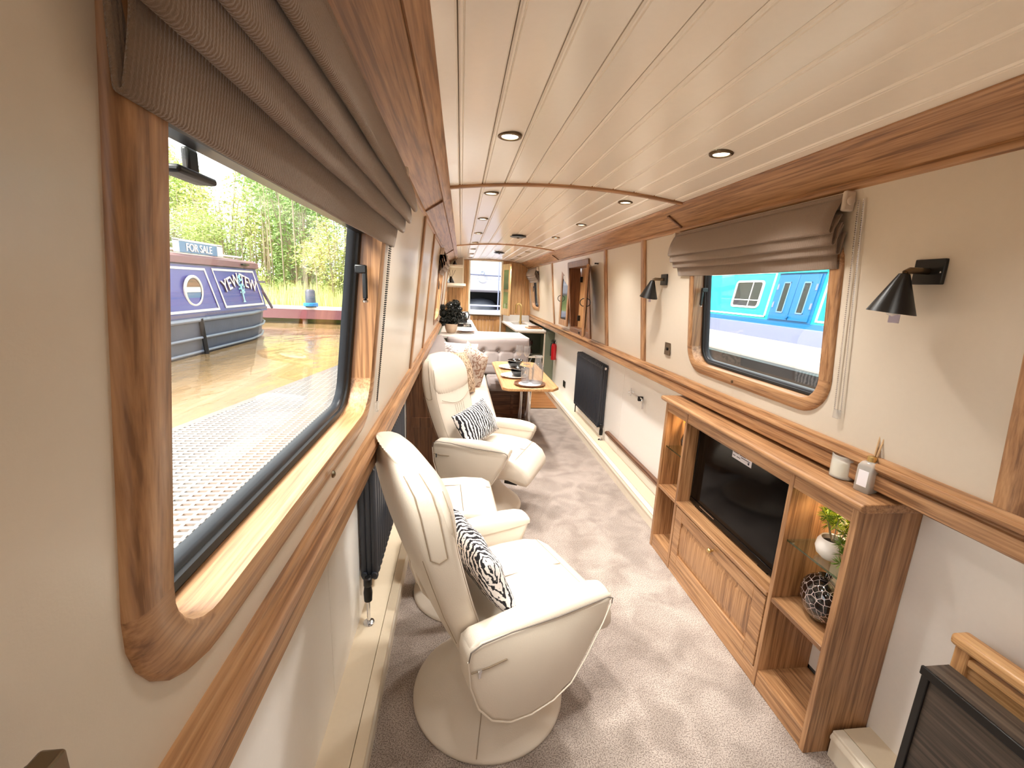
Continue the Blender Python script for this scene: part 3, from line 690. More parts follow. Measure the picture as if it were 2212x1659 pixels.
def wallplate(name, label, cat, x, y, z, w, h, mat, wall='u', group=None):
    X0 = wx(1, z) if wall == 'u' else .90
    t = thing(name, label, cat, (X0, y, z), group=group)
    mesh('plate', G().box(X0-.006, y-w/2, z-h/2, X0-.0005, y+w/2, z+h/2), mat, t, bevel=.0015)
    return t, X0
t, X0 = wallplate('socket_outlet', 'small square metal television socket on the wall, left of the right-hand window', 'socket', 0, 2.505, 1.178, .072, .075, 'bronze_metal')
mesh('coax_hole', G().lathe([(0, 0), (.010, 0), (.010, -.004), (.006, -.006), (0, -.006)], (X0-.006, 2.505, 1.178), 14, axis='x'), 'black_metal', t)
mesh('screw', G().box(X0-.007, 2.532, 1.176, X0-.006, 2.536, 1.18).box(X0-.007, 2.474, 1.176, X0-.006, 2.478, 1.18), 'chrome', t)
t, X0 = wallplate('light_switch', 'dark metal double light switch on the wall left of the open side hatch', 'switch', 0, 5.30, 1.178, .1, .085, 'bronze_metal')
mesh('rocker', G().box(X0-.009, 5.27, 1.16, X0-.006, 5.285, 1.196).box(X0-.009, 5.315, 1.16, X0-.006, 5.33, 1.196), 'black_metal', t)
t, X0 = wallplate('power_socket', 'dark power socket low on the white wall behind the dining table', 'socket', 0, 5.58, .27, .12, .085, 'black_metal', 'l')
mesh('socket_face', G().box(X0-.008, 5.54, .245, X0-.006, 5.57, .29).box(X0-.008, 5.59, .245, X0-.006, 5.62, .29), 'black_gloss', t)
# table bracket fixing on lower wall
t = thing('wall_fitting', 'small chrome pipe fitting fixed to the white panel left of the oak cabinet', 'fitting', (.9, 3.17, .72))
mesh('cross_tap', G().tube([(.875, 3.28, .69), (.875, 3.28, .755)], .006, 10).tube([(.9, 3.27, .725), (.86, 3.29, .72)], .007, 10), 'chrome', t)
mesh('rod', G().tube([(.875, 3.28, .722), (.875, 3.10, .722)], .0055, 10), 'chrome', t)
mesh('bracket', G().box(.862, 3.085, .695, .898, 3.105, .73), 'black_metal', t, bevel=.002)
mesh('hose_tail', G().tube([(.875, 3.095, .722), (.872, 3.05, .72), (.872, 3.03, .69), (.874, 3.025, .65)], .006, 10), 'chrome', t)
# oak batten over the ledge
mesh('trim_51', G().box(.862, 2.29, .205, .8995, 3.76, .222).box(.868, 2.29, .222, .8995, 3.755, .230), 'walnut_y', kind='structure', bevel=.003)

# ------------------------------------------------------------------ radiators
def radiator(sd, y0, y1, z0, z1, xf, label):
    t = thing('radiator', label, 'radiator', (sd*.87, (y0+y1)/2, .103), group='anthracite column radiators')
    n = int(round((y1-y0)/.046)); pt = (y1-y0)/n
    proto = None
    for i in range(n):
        y = y0+pt*(i+.5)
        g = G()
        for j in range(3):
            x = sd*(xf+.0115+j*.021)
            g.lathe([(0, z0+.004), (.010, z0+.002), (.0148, z0+.016), (.0148, z1-.016), (.010, z1-.002), (0, z1-.004)], (x, y, 0), 10)
        for zz in (z0+.03, z1-.03): g.tube([(sd*(xf+.012), y-pt/2+.001, zz), (sd*(xf+.012), y+pt/2-.001, zz)], .012, 8).tube([(sd*(xf+.052), y-pt/2+.001, zz), (sd*(xf+.052), y+pt/2-.001, zz)], .012, 8)
        mesh('column', g, 'anthracite', t)
    mesh('bleed_cap', G().lathe([(0, 0), (.014, 0), (.012, -.012), (0, -.014)], (sd*(xf+.03), y0, z1-.03), 14, axis='y'), 'chrome', t)
    yv = y0-.035
    v = mesh('valve', G().lathe([(0, z0-.06), (.016, z0-.058), (.018, z0-.02), (.014, z0+.01), (.017, z0+.014), (.017, z0+.045), (.012, z0+.05), (0, z0+.05)], (sd*(xf+.03), yv, 0), 16).tube([(sd*(xf+.03), yv, z0+.0), (sd*(xf+.03), y0+.01, z0+.02)], .011, 10), 'black_metal', t)
    mesh('feed_pipe', G().tube([(sd*(xf+.03), yv, .103), (sd*(xf+.03), yv, z0-.055)], .0075, 12), 'chrome', t)
    mesh('pipe_collar', G().lathe([(.008, .103), (.024, .103), (.022, .108), (.01, .113)], (sd*(xf+.03), yv, 0), 20), 'chrome', t)
    mesh('feed_pipe', G().tube([(sd*(xf+.03), y1+.01, .103), (sd*(xf+.03), y1+.01, z0+.02), (sd*(xf+.03), y1-.01, z0+.03)], .007, 10), 'black_metal', t)
    mesh('wall_bracket', G().box(sd*(xf+.05), y0+.15, z1-.09, sd*.9, y0+.17, z1-.05).box(sd*(xf+.05), y1-.17, z1-.09, sd*.9, y1-.15, z1-.05), 'black_metal', t)
radiator(1, 3.90, 4.82, .21, .825, .833, 'anthracite column radiator on the white wall beyond the oak cabinet')
radiator(-1, 1.655, 2.62, .27, .80, .828, 'anthracite column radiator on the left wall behind the near armchair')

# ------------------------------------------------------------------ roman blinds
def blind(sd, y0, y1, label, nfold=3, fat=1.0):
    t = thing('roman_blind', label, 'blind', (sd*.70, (y0+y1)/2, 1.62), group='taupe roman blinds')
    mesh('head_rail', G().box(sd*.692, y0+.004, 1.785, sd*.660, y1-.004, 1.825), 'taupe_fabric', t, bevel=.003)
    for ye, s_ in ((y0, 1), (y1, -1)):
        mesh('end_bracket', G().box(sd*.693, ye-.012*s_, 1.772, sd*.655, ye+.003*s_, 1.832), 'cream_fabric', t, bevel=.006)
    mesh('chain_wheel', G().lathe([(0, 0), (.013, 0), (.013, -.004), (.009, -.006), (0, -.006)], (sd*.674, y0-.013, 1.802), 18, axis='y'), 'cream_fabric', t)
    F = [((.662, 1.812), (.632, 1.716), (.664, 1.760)), ((.666, 1.765), (.648, 1.683), (.678, 1.735)), ((.674, 1.742), (.668, 1.655), (.690, 1.715)), ((.688, 1.72), (.698, 1.608), (.700, 1.70))]
    for i, (a, b, c) in enumerate(F):
        pts = []
        n = 9
        dx, dz = b[0]-a[0], b[1]-a[1]
        for k in range(n+1):
            u = k/n; bow = .008*sin(pi*u)*fat
            pts.append((a[0]+dx*u-bow*.9, a[1]+dz*u+bow*.1))
        rr_ = .007*fat if i < 3 else .003
        cxx, czz = b[0]+rr_, b[1]
        for k in range(1, 6):
            an = pi+pi*k/6; pts.append((cxx+rr_*cos(an), czz+rr_*sin(an)*1.2))
        for k in range(1, 6):
            u = k/5; pts.append((b[0]+2*rr_+(c[0]-b[0]-2*rr_)*u, b[1]+(c[1]-b[1])*u))
        ya, yb_ = (y0+.0, y1) if i < 3 else (y0+.015, y1-.015)
        nn = 26; L = []
        for j in range(nn+1):
            y = ya+(yb_-ya)*j/nn
            w = .0010*sin(y*17+i*2)*fat
            sag = -.004*fat*(1-(2*j/nn-1)**2) if i else 0
            L.append([(sd*(x+w*(1 if k > 1 else 0)), y, z+sag*(1 if k > 2 else 0)) for k, (x, z) in enumerate(pts)])
        g = G().loft(L, cap=False, close=False)
        mesh('hem' if i == 3 else 'fold', g, 'taupe_fabric', t, solid=.0035, angle=80)
    return t
def chain(sd, yb, ztop, zbot, name_label):
    t = thing('blind_chain', name_label, 'chain', (wx(sd, zbot), yb, zbot))
    def pt(z, k): return (wx(sd, z, .008), yb+k*.012, z)
    g = G(); z = ztop
    while z > zbot:
        for k in (-1, 1):
            p = pt(z, k*(.3+.7*(z-zbot)/(ztop-zbot)) if sd < 0 else k*(1.1-.4*(z-zbot)/(ztop-zbot)))
            g.lathe([(0, -.0026), (.0025, -.001), (.0025, .001), (0, .0026)], p, 5)
        z -= .0065
    mesh('bead', g, 'black_metal' if sd < 0 else 'chrome', t, kind='stuff')
    mesh('cord', G().tube([pt(ztop, -.6), pt(zbot, -1.0)], .0006, 4).tube([pt(ztop, .6), pt(zbot, 1.0)], .0006, 4), 'chrome', t)
    mesh('chain_guide', G().box(wx(sd, zbot, .003), yb-.012, zbot-.03, wx(sd, zbot, .013), yb+.012, zbot), 'clear_glass', t, bevel=.002)
blind(-1, .30, 1.40, 'large taupe roman blind with stacked folds over the near left window', fat=.8)
chain(-1, 1.37, 1.61, 1.13, 'beaded metal chain hanging beside the near left window')
blind(1, 1.30, 2.385, 'taupe roman blind with stacked folds over the right-hand window')
chain(1, 1.262, 1.80, 1.15, 'beaded metal chain hanging at the near side of the right-hand window')
blind(-1, 4.22, 5.30, 'small taupe roman blind on the far left window beyond the oak posts')
blind(1, 6.86, 7.80, 'small taupe roman blind on the far right window by the kitchen')

# thin black side cabinet and oak rail at the lower right corner
t = thing('side_cabinet', 'black metal framed cabinet with dark marbled wood panels in the lower right corner', 'cabinet', (.735, .3, 0))
XB = .695
mesh('frame', G().box(XB, .785, 0, XB+.02, .803, .58).box(XB, -.25, 0, XB+.02, -.23, .58).box(XB-.004, -.25, .576, XB+.004, .806, .60).box(XB+.06, .78, 0, .773, .80, .58).box(XB, -.25, .03, XB+.02, .80, .05), 'black_metal', t, bevel=.002)
mesh('front_panel', G().box(XB+.006, -.23, .05, XB+.016, .785, .576), 'grey_wood_y', t)
mesh('top_panel', G().box(XB+.004, -.25, .578, .771, .804, .598), 'grey_wood_y', t, bevel=.001)
mesh('side_panel', G().box(XB+.02, .786, 0, XB+.06, .796, .577), 'black_metal', t)
t = thing('oak_rail_frame', 'light oak framed hand rail behind the black cabinet in the lower right corner', 'rail', (.82, .3, .1))
mesh('post', G().box(.80, .79, .103, .835, .822, .655), 'oak_warm_z', t, bevel=.004)
mesh('post', G().box(.80, -.2, .103, .835, -.168, .655), 'oak_warm_z', t, bevel=.004)
mesh('top_rail', G().box(.79, -.25, .64, .842, .832, .672), 'oak_warm_y', t, bevel=.010, seg=3)
mesh('lower_rail', G().box(.802, -.2, .605, .832, .79, .625), 'oak_warm_y', t, bevel=.003)
mesh('infill', G().box(.812, -.2, .11, .822, .79, .605), 'oak_warm_y', t)
# handle on the near left wall
t = thing('door_handle', 'bronze lever handle on the cream wall in the lower left corner', 'handle', (-.74, .2, 1.19))
INV[t.name] = Matrix.Translation((-.74, .2, 1.19)).inverted()
mesh('lever', G().box(-.730, .06, 1.212, -.716, .224, 1.234).box(-.734, .06, 1.216, -.730, .220, 1.230), 'bronze_metal', t, bevel=.002)
mesh('rose', G().box(-.756, .07, 1.205, -.730, .10, 1.24), 'bronze_metal', t, bevel=.003)
# ------------------------------------------------------------------ swivel armchairs
def sup(c, ax1, ax2, a, b, n=3.2, m=36):
    o = []
    for k in range(m):
        t = 2*pi*k/m; ct, st = cos(t), sin(t)
        o.append(V(c)+V(ax1)*(a*math.copysign(abs(ct)**(2/n), ct))+V(ax2)*(b*math.copysign(abs(st)**(2/n), st)))
    return o
ARM = [(-.22, .49), (-.214, .520), (-.18, .533), (-.09, .536), (.07, .528), (.2, .530), (.268, .530), (.287, .520), (.286, .50), (.262, .44), (.2, .325), (.148, .25), (.08, .213), (.0, .20), (-.075, .21), (-.14, .25), (-.185, .315), (-.212, .40)]
def crease(g, p, q, r=.0016, sag=(0, 0, 0), n=6):
    p, q, sag = V(p), V(q), V(sag)
    g.tube([p+(q-p)*(k/n)+sag*sin(pi*k/n) for k in range(n+1)], r, 6)
def armchair(loc, rz, label):
    t = thing('armchair', label, 'armchair', loc, rz, group='cream leather swivel armchairs')
    L = dict(local=True)
    mesh('base', G().lathe([(0, 0), (.272, 0), (.279, .004), (.280, .014), (.276, .022), (.262, .034), (.20, .085), (.15, .135), (.115, .19), (.10, .24), (0, .24)], n=64), 'leather', t, angle=60, **L)
    g = G(); g.tube([(.277*cos(-2.15), .277*sin(-2.15), .024), (.20*cos(-2.15), .20*sin(-2.15), .088), (.115*cos(-2.15), .115*sin(-2.15), .192)], .0013, 6)
    mesh('base_seam', g, 'leather_seam', t, **L)
    mesh('swivel_post', G().lathe([(0, .23), (.045, .23), (.045, .29), (0, .29)], n=24).box(-.12, -.13, .27, .16, .13, .30), 'black_metal', t, **L)
    mesh('recline_lever', G().box(.20, -.10, .235, .29, -.06, .262).box(.22, -.085, .245, .25, -.075, .30), 'black_metal', t, bevel=.006, **L)
    # seat: thick slab with rolled front edge
    prof = [(-.19, .415), (-.10, .45), (.02, .468), (.14, .470), (.25, .462), (.32, .44), (.372, .402), (.40, .352), (.402, .31), (.382, .285), (.34, .285), (.26, .305), (.10, .298), (-.16, .31)]
    mesh('seat', G().pillow(prof, 'y', -.218, .218, .035, 4), 'leather', t, angle=70, **L)
    g = G(); crease(g, (-.02, 0, .472), (.30, 0, .453), .002, (0, 0, .004))
    crease(g, (.30, -.19, .452), (.30, .19, .452), .0012)
    for s in (-1, 1): crease(g, (-.05, s*.19, .462), (.33, s*.19, .434), .0012, (0, 0, .012))
    mesh('seat_seam', g, 'leather_seam', t, **L)
    # back
    fr = [(-.09, .40), (-.125, .50), (-.155, .59), (-.183, .69), (-.205, .78), (-.218, .85), (-.228, .91), (-.245, .968), (-.285, 1.018), (-.325, 1.040)]
    re = [(-.17, .34), (-.228, .46), (-.275, .58), (-.315, .70), (-.343, .79), (-.358, .86), (-.370, .92), (-.378, .968), (-.376, 1.015), (-.358, 1.045)]
    hw = [.195, .212, .225, .236, .240, .240, .234, .218, .185, .11]
    L_ = []
    for (a, b, h) in zip(fr, re, hw):
        c = V(((a[0]+b[0])/2, 0, (a[1]+b[1])/2)); d = V((a[0]-b[0], 0, a[1]-b[1])); L_.append(sup(c, (0, 1, 0), d.normalized(), h, d.length/2, 4.2))
    mesh('backrest', G().loft(L_), 'leather', t, angle=75, sub=1, **L)
    # headrest pillow on the front upper third
    L_ = []
    for i, (a, h) in enumerate(zip(fr[4:], [.225, .234, .230, .214, .182, .105])):
        i0 = i+4; b = re[i0]; c = V((a[0], 0, a[1])); d = V((a[0]-b[0], 0, a[1]-b[1])); th = [.004, .010, .012, .010, .007, .003][i]
        L_.append(sup(c-d.normalized()*.035, (0, 1, 0), d.normalized(), h*1.012, .035+th, 3.0))
    mesh('headrest', G().loft(L_), 'leather', t, angle=75, sub=1, **L)
    g = G()
    for s in (-1, 1):
        Z_ = list(zip(fr, re, hw)); mp_ = lambda k, f, o=0: V((Z_[k][0][0]*f+Z_[k][1][0]*(1-f), s*(Z_[k][2]+o), Z_[k][0][1]*f+Z_[k][1][1]*(1-f)))
        g.tube([mp_(k, .60) for k in range(4, 9)], .0014, 6)
        g.tube([mp_(k, .26-.10*(k == 8), -.002) for k in range(4, 9)], .0014, 6)
        g.tube([mp_(4, .60), mp_(4, .43)+V((0, 0, -.012)), mp_(4, .26, -.002)], .0014, 6)
        g.tube([mp_(k, .84, -.005) for k in range(1, 8)], .0010, 6)
        g.tube([mp_(k, .12, -.008) for k in range(1, 5)], .0010, 6)
        crease(g, (-.19, s*.10, .70), (-.150, s*.085, .57), .0014)
    crease(g, (-.203, -.21, .775), (-.203, .21, .775), .0016, (0.018, 0, -.05), 12)
    for k in range(5): crease(g, (-.188, -.06+.03*k, .72), (-.172, -.055+.028*k, .66-.01*(k % 2)), .0009)
    mesh('back_seam', g, 'leather_seam', t, **L)
    for s in (-1, 1):
        a0, a1 = s*.222, s*.306
        mesh('armrest', G().pillow(ARM, 'y', a0, a1, .014, 3), 'leather', t, angle=60, **L)
        st = [(-.212, .0), (-.19, .12), (-.15, .28), (-.09, .5), (0, .78), (.1, .95), (.18, .95), (.24, .75), (.275, .4), (.290, 0)]
        L_ = []
        for u, h in st:
            zb = .522 if u > -.2 else .51
            hh = .016+.034*h; wd = .038+.006*h; cv = s*.262
            L_.append([(u, cv+wd*cos(pi*k/12)*s, zb+hh*sin(pi*k/12)) for k in range(13)]+[(u, cv-wd*s, zb-.012), (u, cv+wd*s, zb-.012)])
        mesh('arm_pad', G().loft(L_), 'leather', t, angle=60, **L)
        g = G(); pts = [(u, s*.3085, z) for u, z in ARM]
        g.tube([(u*1.004, s*.3085, z+.002) for u, z in ARM[:9]], .0020, 6); mesh('dark_piping', g, 'leather_dark', t, **L)
        g = G(); g.tube([(u*1.003, s*.305, z) for u, z in ARM[8:]+ARM[:1]], .0028, 6); mesh('piping', g, 'leather', t, **L)
        zp = mesh('zip', G().tube([(-.212, s*.3075, .452), (-.16, s*.3085, .449), (-.10, s*.308, .452)], .0026, 6), 'leather_seam', t, **L)
        mesh('zip_pull', G().box(-.192, s*.308, .428, -.184, s*.3125, .449).box(-.194, s*.308, .446, -.182, s*.314, .455), 'chrome', zp, bevel=.001, **L)
    return t
armchair((-.37, 1.37, 0), R(22), 'cream leather swivel armchair nearest the camera, its side to the viewer')
armchair((-.33, 2.83, 0), R(-26), 'cream leather swivel armchair further back, turned to face the camera')
# footstool between the chairs
t = thing('footstool', 'cream leather footstool with a stitched T seam, between the two armchairs', 'footstool', (-.455, 1.945, 0), R(3), )
mesh('base', G().lathe([(0, 0), (.245, 0), (.252, .004), (.252, .014), (.246, .022), (.18, .075), (.11, .13), (.08, .2), (.07, .34), (0, .34)], n=56), 'leather', t, local=True, angle=60)
mesh('cushion', G().pillow([(-.265, .35), (-.275, .40), (-.265, .455), (-.20, .478), (0, .487), (.10, .478), (.143, .455), (.150, .40), (.14, .35)], 'y', -.13, .29, .03, 3), 'leather', t, local=True, angle=60)
g = G(); crease(g, (-.26, .17, .467), (.135, .17, .467), .0016, (0, 0, .019), 10); crease(g, (-.02, .17, .488), (-.02, -.10, .488), .0016)
g.tube([(.147, -.11, .44), (.147, .27, .44)], .003, 6); mesh('seam', g, 'leather_seam', t, local=True)

# ------------------------------------------------------------------ cushions
def cushion(name, label, mat, w, h, th, C, X, Y, group=None, plump=1):
    n = 18; g = G(); top = []; bot = []
    for i in range(n+1):
        for j in range(n+1):
            a, b = 2*i/n-1, 2*j/n-1
            e = (max(0, 1-abs(a)**2.6)*max(0, 1-abs(b)**2.6))**.55
            px, py = a*w/2*(1-.07*(1-abs(b)**2)*0-.05*(b*b<.8)*abs(a)**3*(1-b*b)), b*h/2*(1-.05*abs(b)**3*(1-a*a))
            wr = .004*sin(9*a+5*b)*e
            top.append((px, py, th/2*e+wr+.001)); bot.append((px, py, -th/2*e+wr*.4-.001))
    N = (n+1)
    fs = []
    for i in range(n):
        for j in range(n): q = i*N+j; fs += [(q, q+1, q+N+1, q+N), (N*N+q, N*N+q+N, N*N+q+N+1, N*N+q+1)]
    rim = [i*N for i in range(N)]+[n*N+j for j in range(1, N)]+[i*N+n for i in range(n-1, -1, -1)]+[j for j in range(n-1, 0, -1)]
    for k in range(len(rim)):
        a, b = rim[k], rim[(k+1) % len(rim)]; fs.append((a, b, b+N*N, a+N*N))
    g.add(top+bot, fs)
    X = V(X).normalized(); Y = V(Y); Y = (Y-X*Y.dot(X)).normalized(); Z = X.cross(Y)
    o = mesh(name, g, mat, local=True, angle=80)
    o.matrix_world = Matrix.Translation(C) @ Matrix((X, Y, Z)).transposed().to_4x4()
    props(o, label, 'cushion', group); return o
def chairpt(O, rz, u, v, z):
    return V((O[0]+u*cos(rz)-v*sin(rz), O[1]+u*sin(rz)+v*cos(rz), z))
def chairdir(rz, u, v, z): return V((u*cos(rz)-v*sin(rz), u*sin(rz)+v*cos(rz), z))
cushion('cushion', 'black and white streaked cushion on the nearest armchair', 'ikat_fabric', .46, .27, .10, chairpt((-.37, 1.37), R(22), -.075, 0, .60), chairdir(R(22), 0, 1, 0), chairdir(R(22), -.42, 0, .9))
cushion('cushion', 'black and white zebra striped cushion on the armchair further back', 'zebra_fabric', .40, .25, .12, chairpt((-.33, 2.83), R(-26), -.035, -.04, .60), chairdir(R(-26), .12, 1, .10), chairdir(R(-26), -.5, 0, .86))

# ------------------------------------------------------------------ dinette: corner bench
t = thing('corner_bench', 'L-shaped upholstered dinette bench with a buttoned back and oak base', 'bench', (-.3, 4.3, 0))
mesh('end_panel', G().box(-.895, 3.262, 0, -.52, 3.29, .93).box(-.895, 3.255, .0, -.86, 3.262, .93).box(-.555, 3.255, 0, -.52, 3.262, .93).box(-.86, 3.255, .42, -.555, 3.262, .50), 'walnut_z', t, bevel=.002)
mesh('base_panel', G().box(-.895, 3.29, 0, -.26, 3.31, .355).box(-.28, 3.31, 0, -.26, 5.3, .355), 'oak_x', t)
g = G()
for a, b in ((-.88, -.60), (-.58, -.30)):
    g.box(a, 3.284, .04, b, 3.29, .32)
mesh('raised_panel', g, 'walnut_z', t, bevel=.004)
mesh('base_panel', G().box(-.26, 4.90, 0, .34, 4.92, .34).box(.32, 4.92, 0, .34, 5.3, .34), 'walnut_x', t)
mesh('base_rail', G().box(-.26, 4.888, .28, .34, 4.90, .34).box(-.26, 4.888, 0, .34, 4.90, .05).box(.1, 4.888, .05, .13, 4.90, .28), 'walnut_x', t, bevel=.002)
mesh('seat_cushion', G().pillow([(-.88, .36), (-.88, .445), (-.84, .455), (-.22, .458), (-.19, .445), (-.18, .41), (-.19, .37), (-.22, .36)], 'y', 3.295, 5.26, .03, 3), 'cream_fabric', t, angle=60)
mesh('seat_cushion', G().pillow([(4.74, .36), (4.72, .40), (4.73, .445), (4.77, .456), (5.2, .458), (5.27, .45), (5.27, .36)], 'x', -.172, .345, .03, 3), 'sofa_fabric', t, angle=60)
mesh('wall_back_pad', G().pillow([(-.83, .45), (-.845, .70), (-.83, .88), (-.77, .935), (-.71, .93), (-.665, .86), (-.655, .70), (-.66, .46)], 'y', 3.42, 5.18, .05, 4), 'sofa_fabric', t, angle=60)
# buttoned back facing the camera
BX = [-.58, -.395, -.21, -.025, .16]; BZ = .735
g = G(); nx, nz = 90, 36; N = nz+1; vs = []
for i in range(nx+1):
    x = -.655+1.0*i/nx
    for j in range(nz+1):
        z = .45+.445*j/nz
        ex = min((x+.655)/.05, (.345-x)/.05, 1); ez = min((z-.45)/.04, (.895-z)/.05, 1)
        dpt = .035*math.sqrt(max(0, 1-(1-ex)**2))*math.sqrt(max(0, 1-(1-ez)**2))
        dim = sum(math.exp(-((x-b)**2+(z-BZ)**2)/.0012)*.030 for b in BX)
        cre = sum(math.exp(-((x-b)/.008)**2)*.010*(1 if z < .735 else max(0, 1-(z-.735)/.05)) for b in BX)+math.exp(-((z-BZ)/.007)**2)*.008+math.exp(-((z-.57)/.007)**2)*.008
        vs.append((x, 5.275-dpt+dim+cre, z))
fs = [(i*N+j, i*N+j+1, (i+1)*N+j+1, (i+1)*N+j) for i in range(nx) for j in range(nz)]
g.add(vs, fs); g.box(-.655, 5.272, .45, .345, 5.30, .89)
mesh('back_pad', g, 'sofa_fabric', t, angle=70)
for b in BX: mesh('button', G().lathe([(0, 5.262), (.010, 5.264), (.012, 5.27), (.008, 5.276), (0, 5.276)], (b, 0, BZ), 14, axis='y'), 'sofa_fabric', t)
cushion('cushion', 'pale floral cushion leaning in the corner of the bench', 'floral_pale', .42, .42, .14, (-.50, 4.86, .68), (.95, .10, -.06), (.05, .42, .88), 'floral cushions on the bench')
cushion('cushion', 'rose floral cushion in front of the buttoned bench back', 'floral_rose', .42, .42, .14, (-.36, 4.62, .66), (.45, -.72, -.25), (-.10, .28, .90), 'floral cushions on the bench')
cushion('cushion', 'tan floral cushion on the bench just behind the further armchair', 'floral_tan', .40, .42, .13, (-.46, 4.15, .68), (.30, .85, -.10), (-.32, .0, .92), 'floral cushions on the bench')

# ------------------------------------------------------------------ dining table
t = thing('dining_table', 'oak dining table with clipped corners on chrome pedestal legs', 'table', (.12, 4.3, 0))
c = .05; x0, x1, y0, y1 = -.13, .375, 3.60, 4.98
poly = [(x0+c, y0), (x1-c*1.3, y0), (x1, y0+c*1.6), (x1, y1-c), (x1-c, y1), (x0+c, y1), (x0, y1-c), (x0, y0+c)]
mesh('table_top', G().prism(poly, 'z', .632, .66), 'oak_warm_y', t, bevel=.007, seg=3)
for px, py, r in ((.275, 4.72, .036), (.20, 4.80, .022)):
    mesh('table_leg', G().lathe([(0, .0), (r+.03, 0), (r+.028, .006), (r, .012), (r, .625), (r+.025, .627), (r+.025, .632), (0, .632)], (px, py, 0), 28), 'chrome', t)
T = .6605
t = thing('serving_tray', 'round dark wooden tray with a beaded rim at the near end of the table', 'tray', (.126, 3.755, T))
mesh('tray_body', G().lathe([(0, 0), (.12, 0), (.137, .006), (.142, .018), (.136, .019), (.125, .009), (0, .008)], n=48), 'walnut_x', t, local=True)
mesh('tray_cloth', G().lathe([(0, .0085), (.10, .0085), (.10, .011), (0, .011)], n=36), 'white_paper', t, local=True)
for k, (px, py, lb) in enumerate(((.085, 3.78, 'clear glass tumbler on the round tray, left of the carafe'), (.135, 3.84, 'clear glass tumbler on the round tray, behind the other glass'))):
    t = thing('glass_tumbler', lb, 'glass', (px, py, T+.011), group='tumblers on the tray')
    mesh('tumbler_wall', G().lathe([(0, 0), (.033, 0), (.035, .003), (.037, .135), (.0345, .135), (.033, .008), (0, .007)], n=32), 'clear_glass', t, local=True)
t = thing('carafe', 'ribbed clear glass carafe with a handle on the round tray', 'carafe', (.195, 3.765, T+.011))
mesh('carafe_body', G().lathe([(0, 0), (.045, 0), (.05, .006), (.05, .15), (.042, .175), (.030, .19), (.028, .235), (.036, .25), (.033, .25), (.025, .236), (.027, .192), (.04, .172), (.047, .148), (.047, .01), (0, .008)], n=36), 'clear_glass', t, local=True)
mesh('carafe_handle', G().tube([(-.03, 0, .235), (-.06, 0, .235), (-.075, 0, .20), (-.07, 0, .15), (-.05, 0, .13)], .005, 8), 'clear_glass', t, local=True)
for (px, py, lb, lb2, lb3) in ((.03, 4.10, 'white dinner plate at the near place setting', 'black bowl on the near white plate', 'black side dish stacked in the near black bowl'), (.05, 4.56, 'white dinner plate at the far place setting', 'black bowl on the far white plate', 'black side dish stacked in the far black bowl')):
    t = thing('dinner_plate', lb, 'plate', (px, py, T), group='plates on the table')
    mesh('plate_body', G().lathe([(0, 0), (.075, 0), (.125, .012), (.135, .017), (.134, .019), (.12, .015), (.075, .005), (0, .004)], n=44), 'white_gloss', t, local=True)
    t = thing('bowl', lb2, 'bowl', (px+.035, py+.02, T+.006), group='black bowls on the table')
    mesh('bowl_body', G().lathe([(0, 0), (.03, 0), (.05, .012), (.072, .045), (.075, .055), (.072, .055), (.048, .018), (0, .01)], n=36), 'black_gloss', t, local=True)
    t = thing('bowl', lb3, 'bowl', (px+.05, py+.03, T+.05), group='black bowls on the table')
    mesh('bowl_body', G().lathe([(0, 0), (.05, 0), (.085, .02), (.092, .032), (.089, .033), (.08, .024), (0, .01)], n=36), 'black_gloss', t, local=True)
    t = thing('napkin_bundle', 'dark napkin and cutlery beside the white plate' if 0 else ('pale napkin left of the near plate' if py < 4.3 else 'pale napkin left of the far plate'), 'napkin', (px-.09, py-.02, T+.018))
    mesh('napkin_cloth', G().box(-.028, -.07, 0, .028, .07, .008), 'cream_fabric', t, local=True, bevel=.003)
for px, py, lb in ((.17, 4.86, 'tall clear wine glass at the far end of the table, left one'), (.25, 4.80, 'tall clear wine glass at the far end of the table, right one')):
    t = thing('wine_glass', lb, 'glass', (px, py, T), group='wine glasses on the table')
    mesh('stem', G().lathe([(0, 0), (.036, 0), (.035, .003), (.006, .008), (.004, .02), (.004, .08), (.01, .088), (0, .09)], n=28), 'clear_glass', t, local=True)
    mesh('glass_cup', G().lathe([(0, .088), (.02, .095), (.036, .125), (.038, .16), (.034, .21), (.0325, .21), (.036, .16), (.034, .127), (.018, .099), (0, .092)], n=32), 'clear_glass', t, local=True)

# ------------------------------------------------------------------ galley
t = thing('galley_unit', 'white-topped galley worktop and units along the left behind the bench', 'kitchen unit', (-.4, 6.6, 0))
mesh('worktop', G().prism([(-.755, 5.275), (.345, 5.275), (.31, 5.93), (-.26, 5.95), (-.30, 7.985), (-.755, 7.985)], 'z', .875, .905), 'worktop_white', t, bevel=.004)
mesh('unit_body', G().box(-.9, 5.305, 0, .30, 5.90, .875).box(-.9, 5.90, 0, -.32, 7.98, .875), 'sage_green', t)
for k in range(4): mesh('unit_door', G().box(-.32, 5.99+.49*k, .1, -.302, 6.45+.49*k, .86), 'sage_green', t, bevel=.003)
mesh('splashback', G().box(-.755, 7.965, .905, -.35, 7.985, 1.05), 'worktop_white', t)
t = thing('galley_shelf_unit', 'sage green galley unit with open shelves and white worktop on the right', 'kitchen unit', (.6, 7.1, 0))
mesh('worktop', G().prism([(.30, 6.33), (.76, 6.33), (.765, 7.985), (.25, 7.985)], 'z', .875, .905), 'worktop_white', t, bevel=.004)
mesh('unit_body', G().box(.33, 6.70, 0, .90, 7.98, .875).box(.30, 6.36, 0, .345, 6.70, .875).box(.345, 6.36, 0, .75, 6.70, .08), 'sage_dark', t)
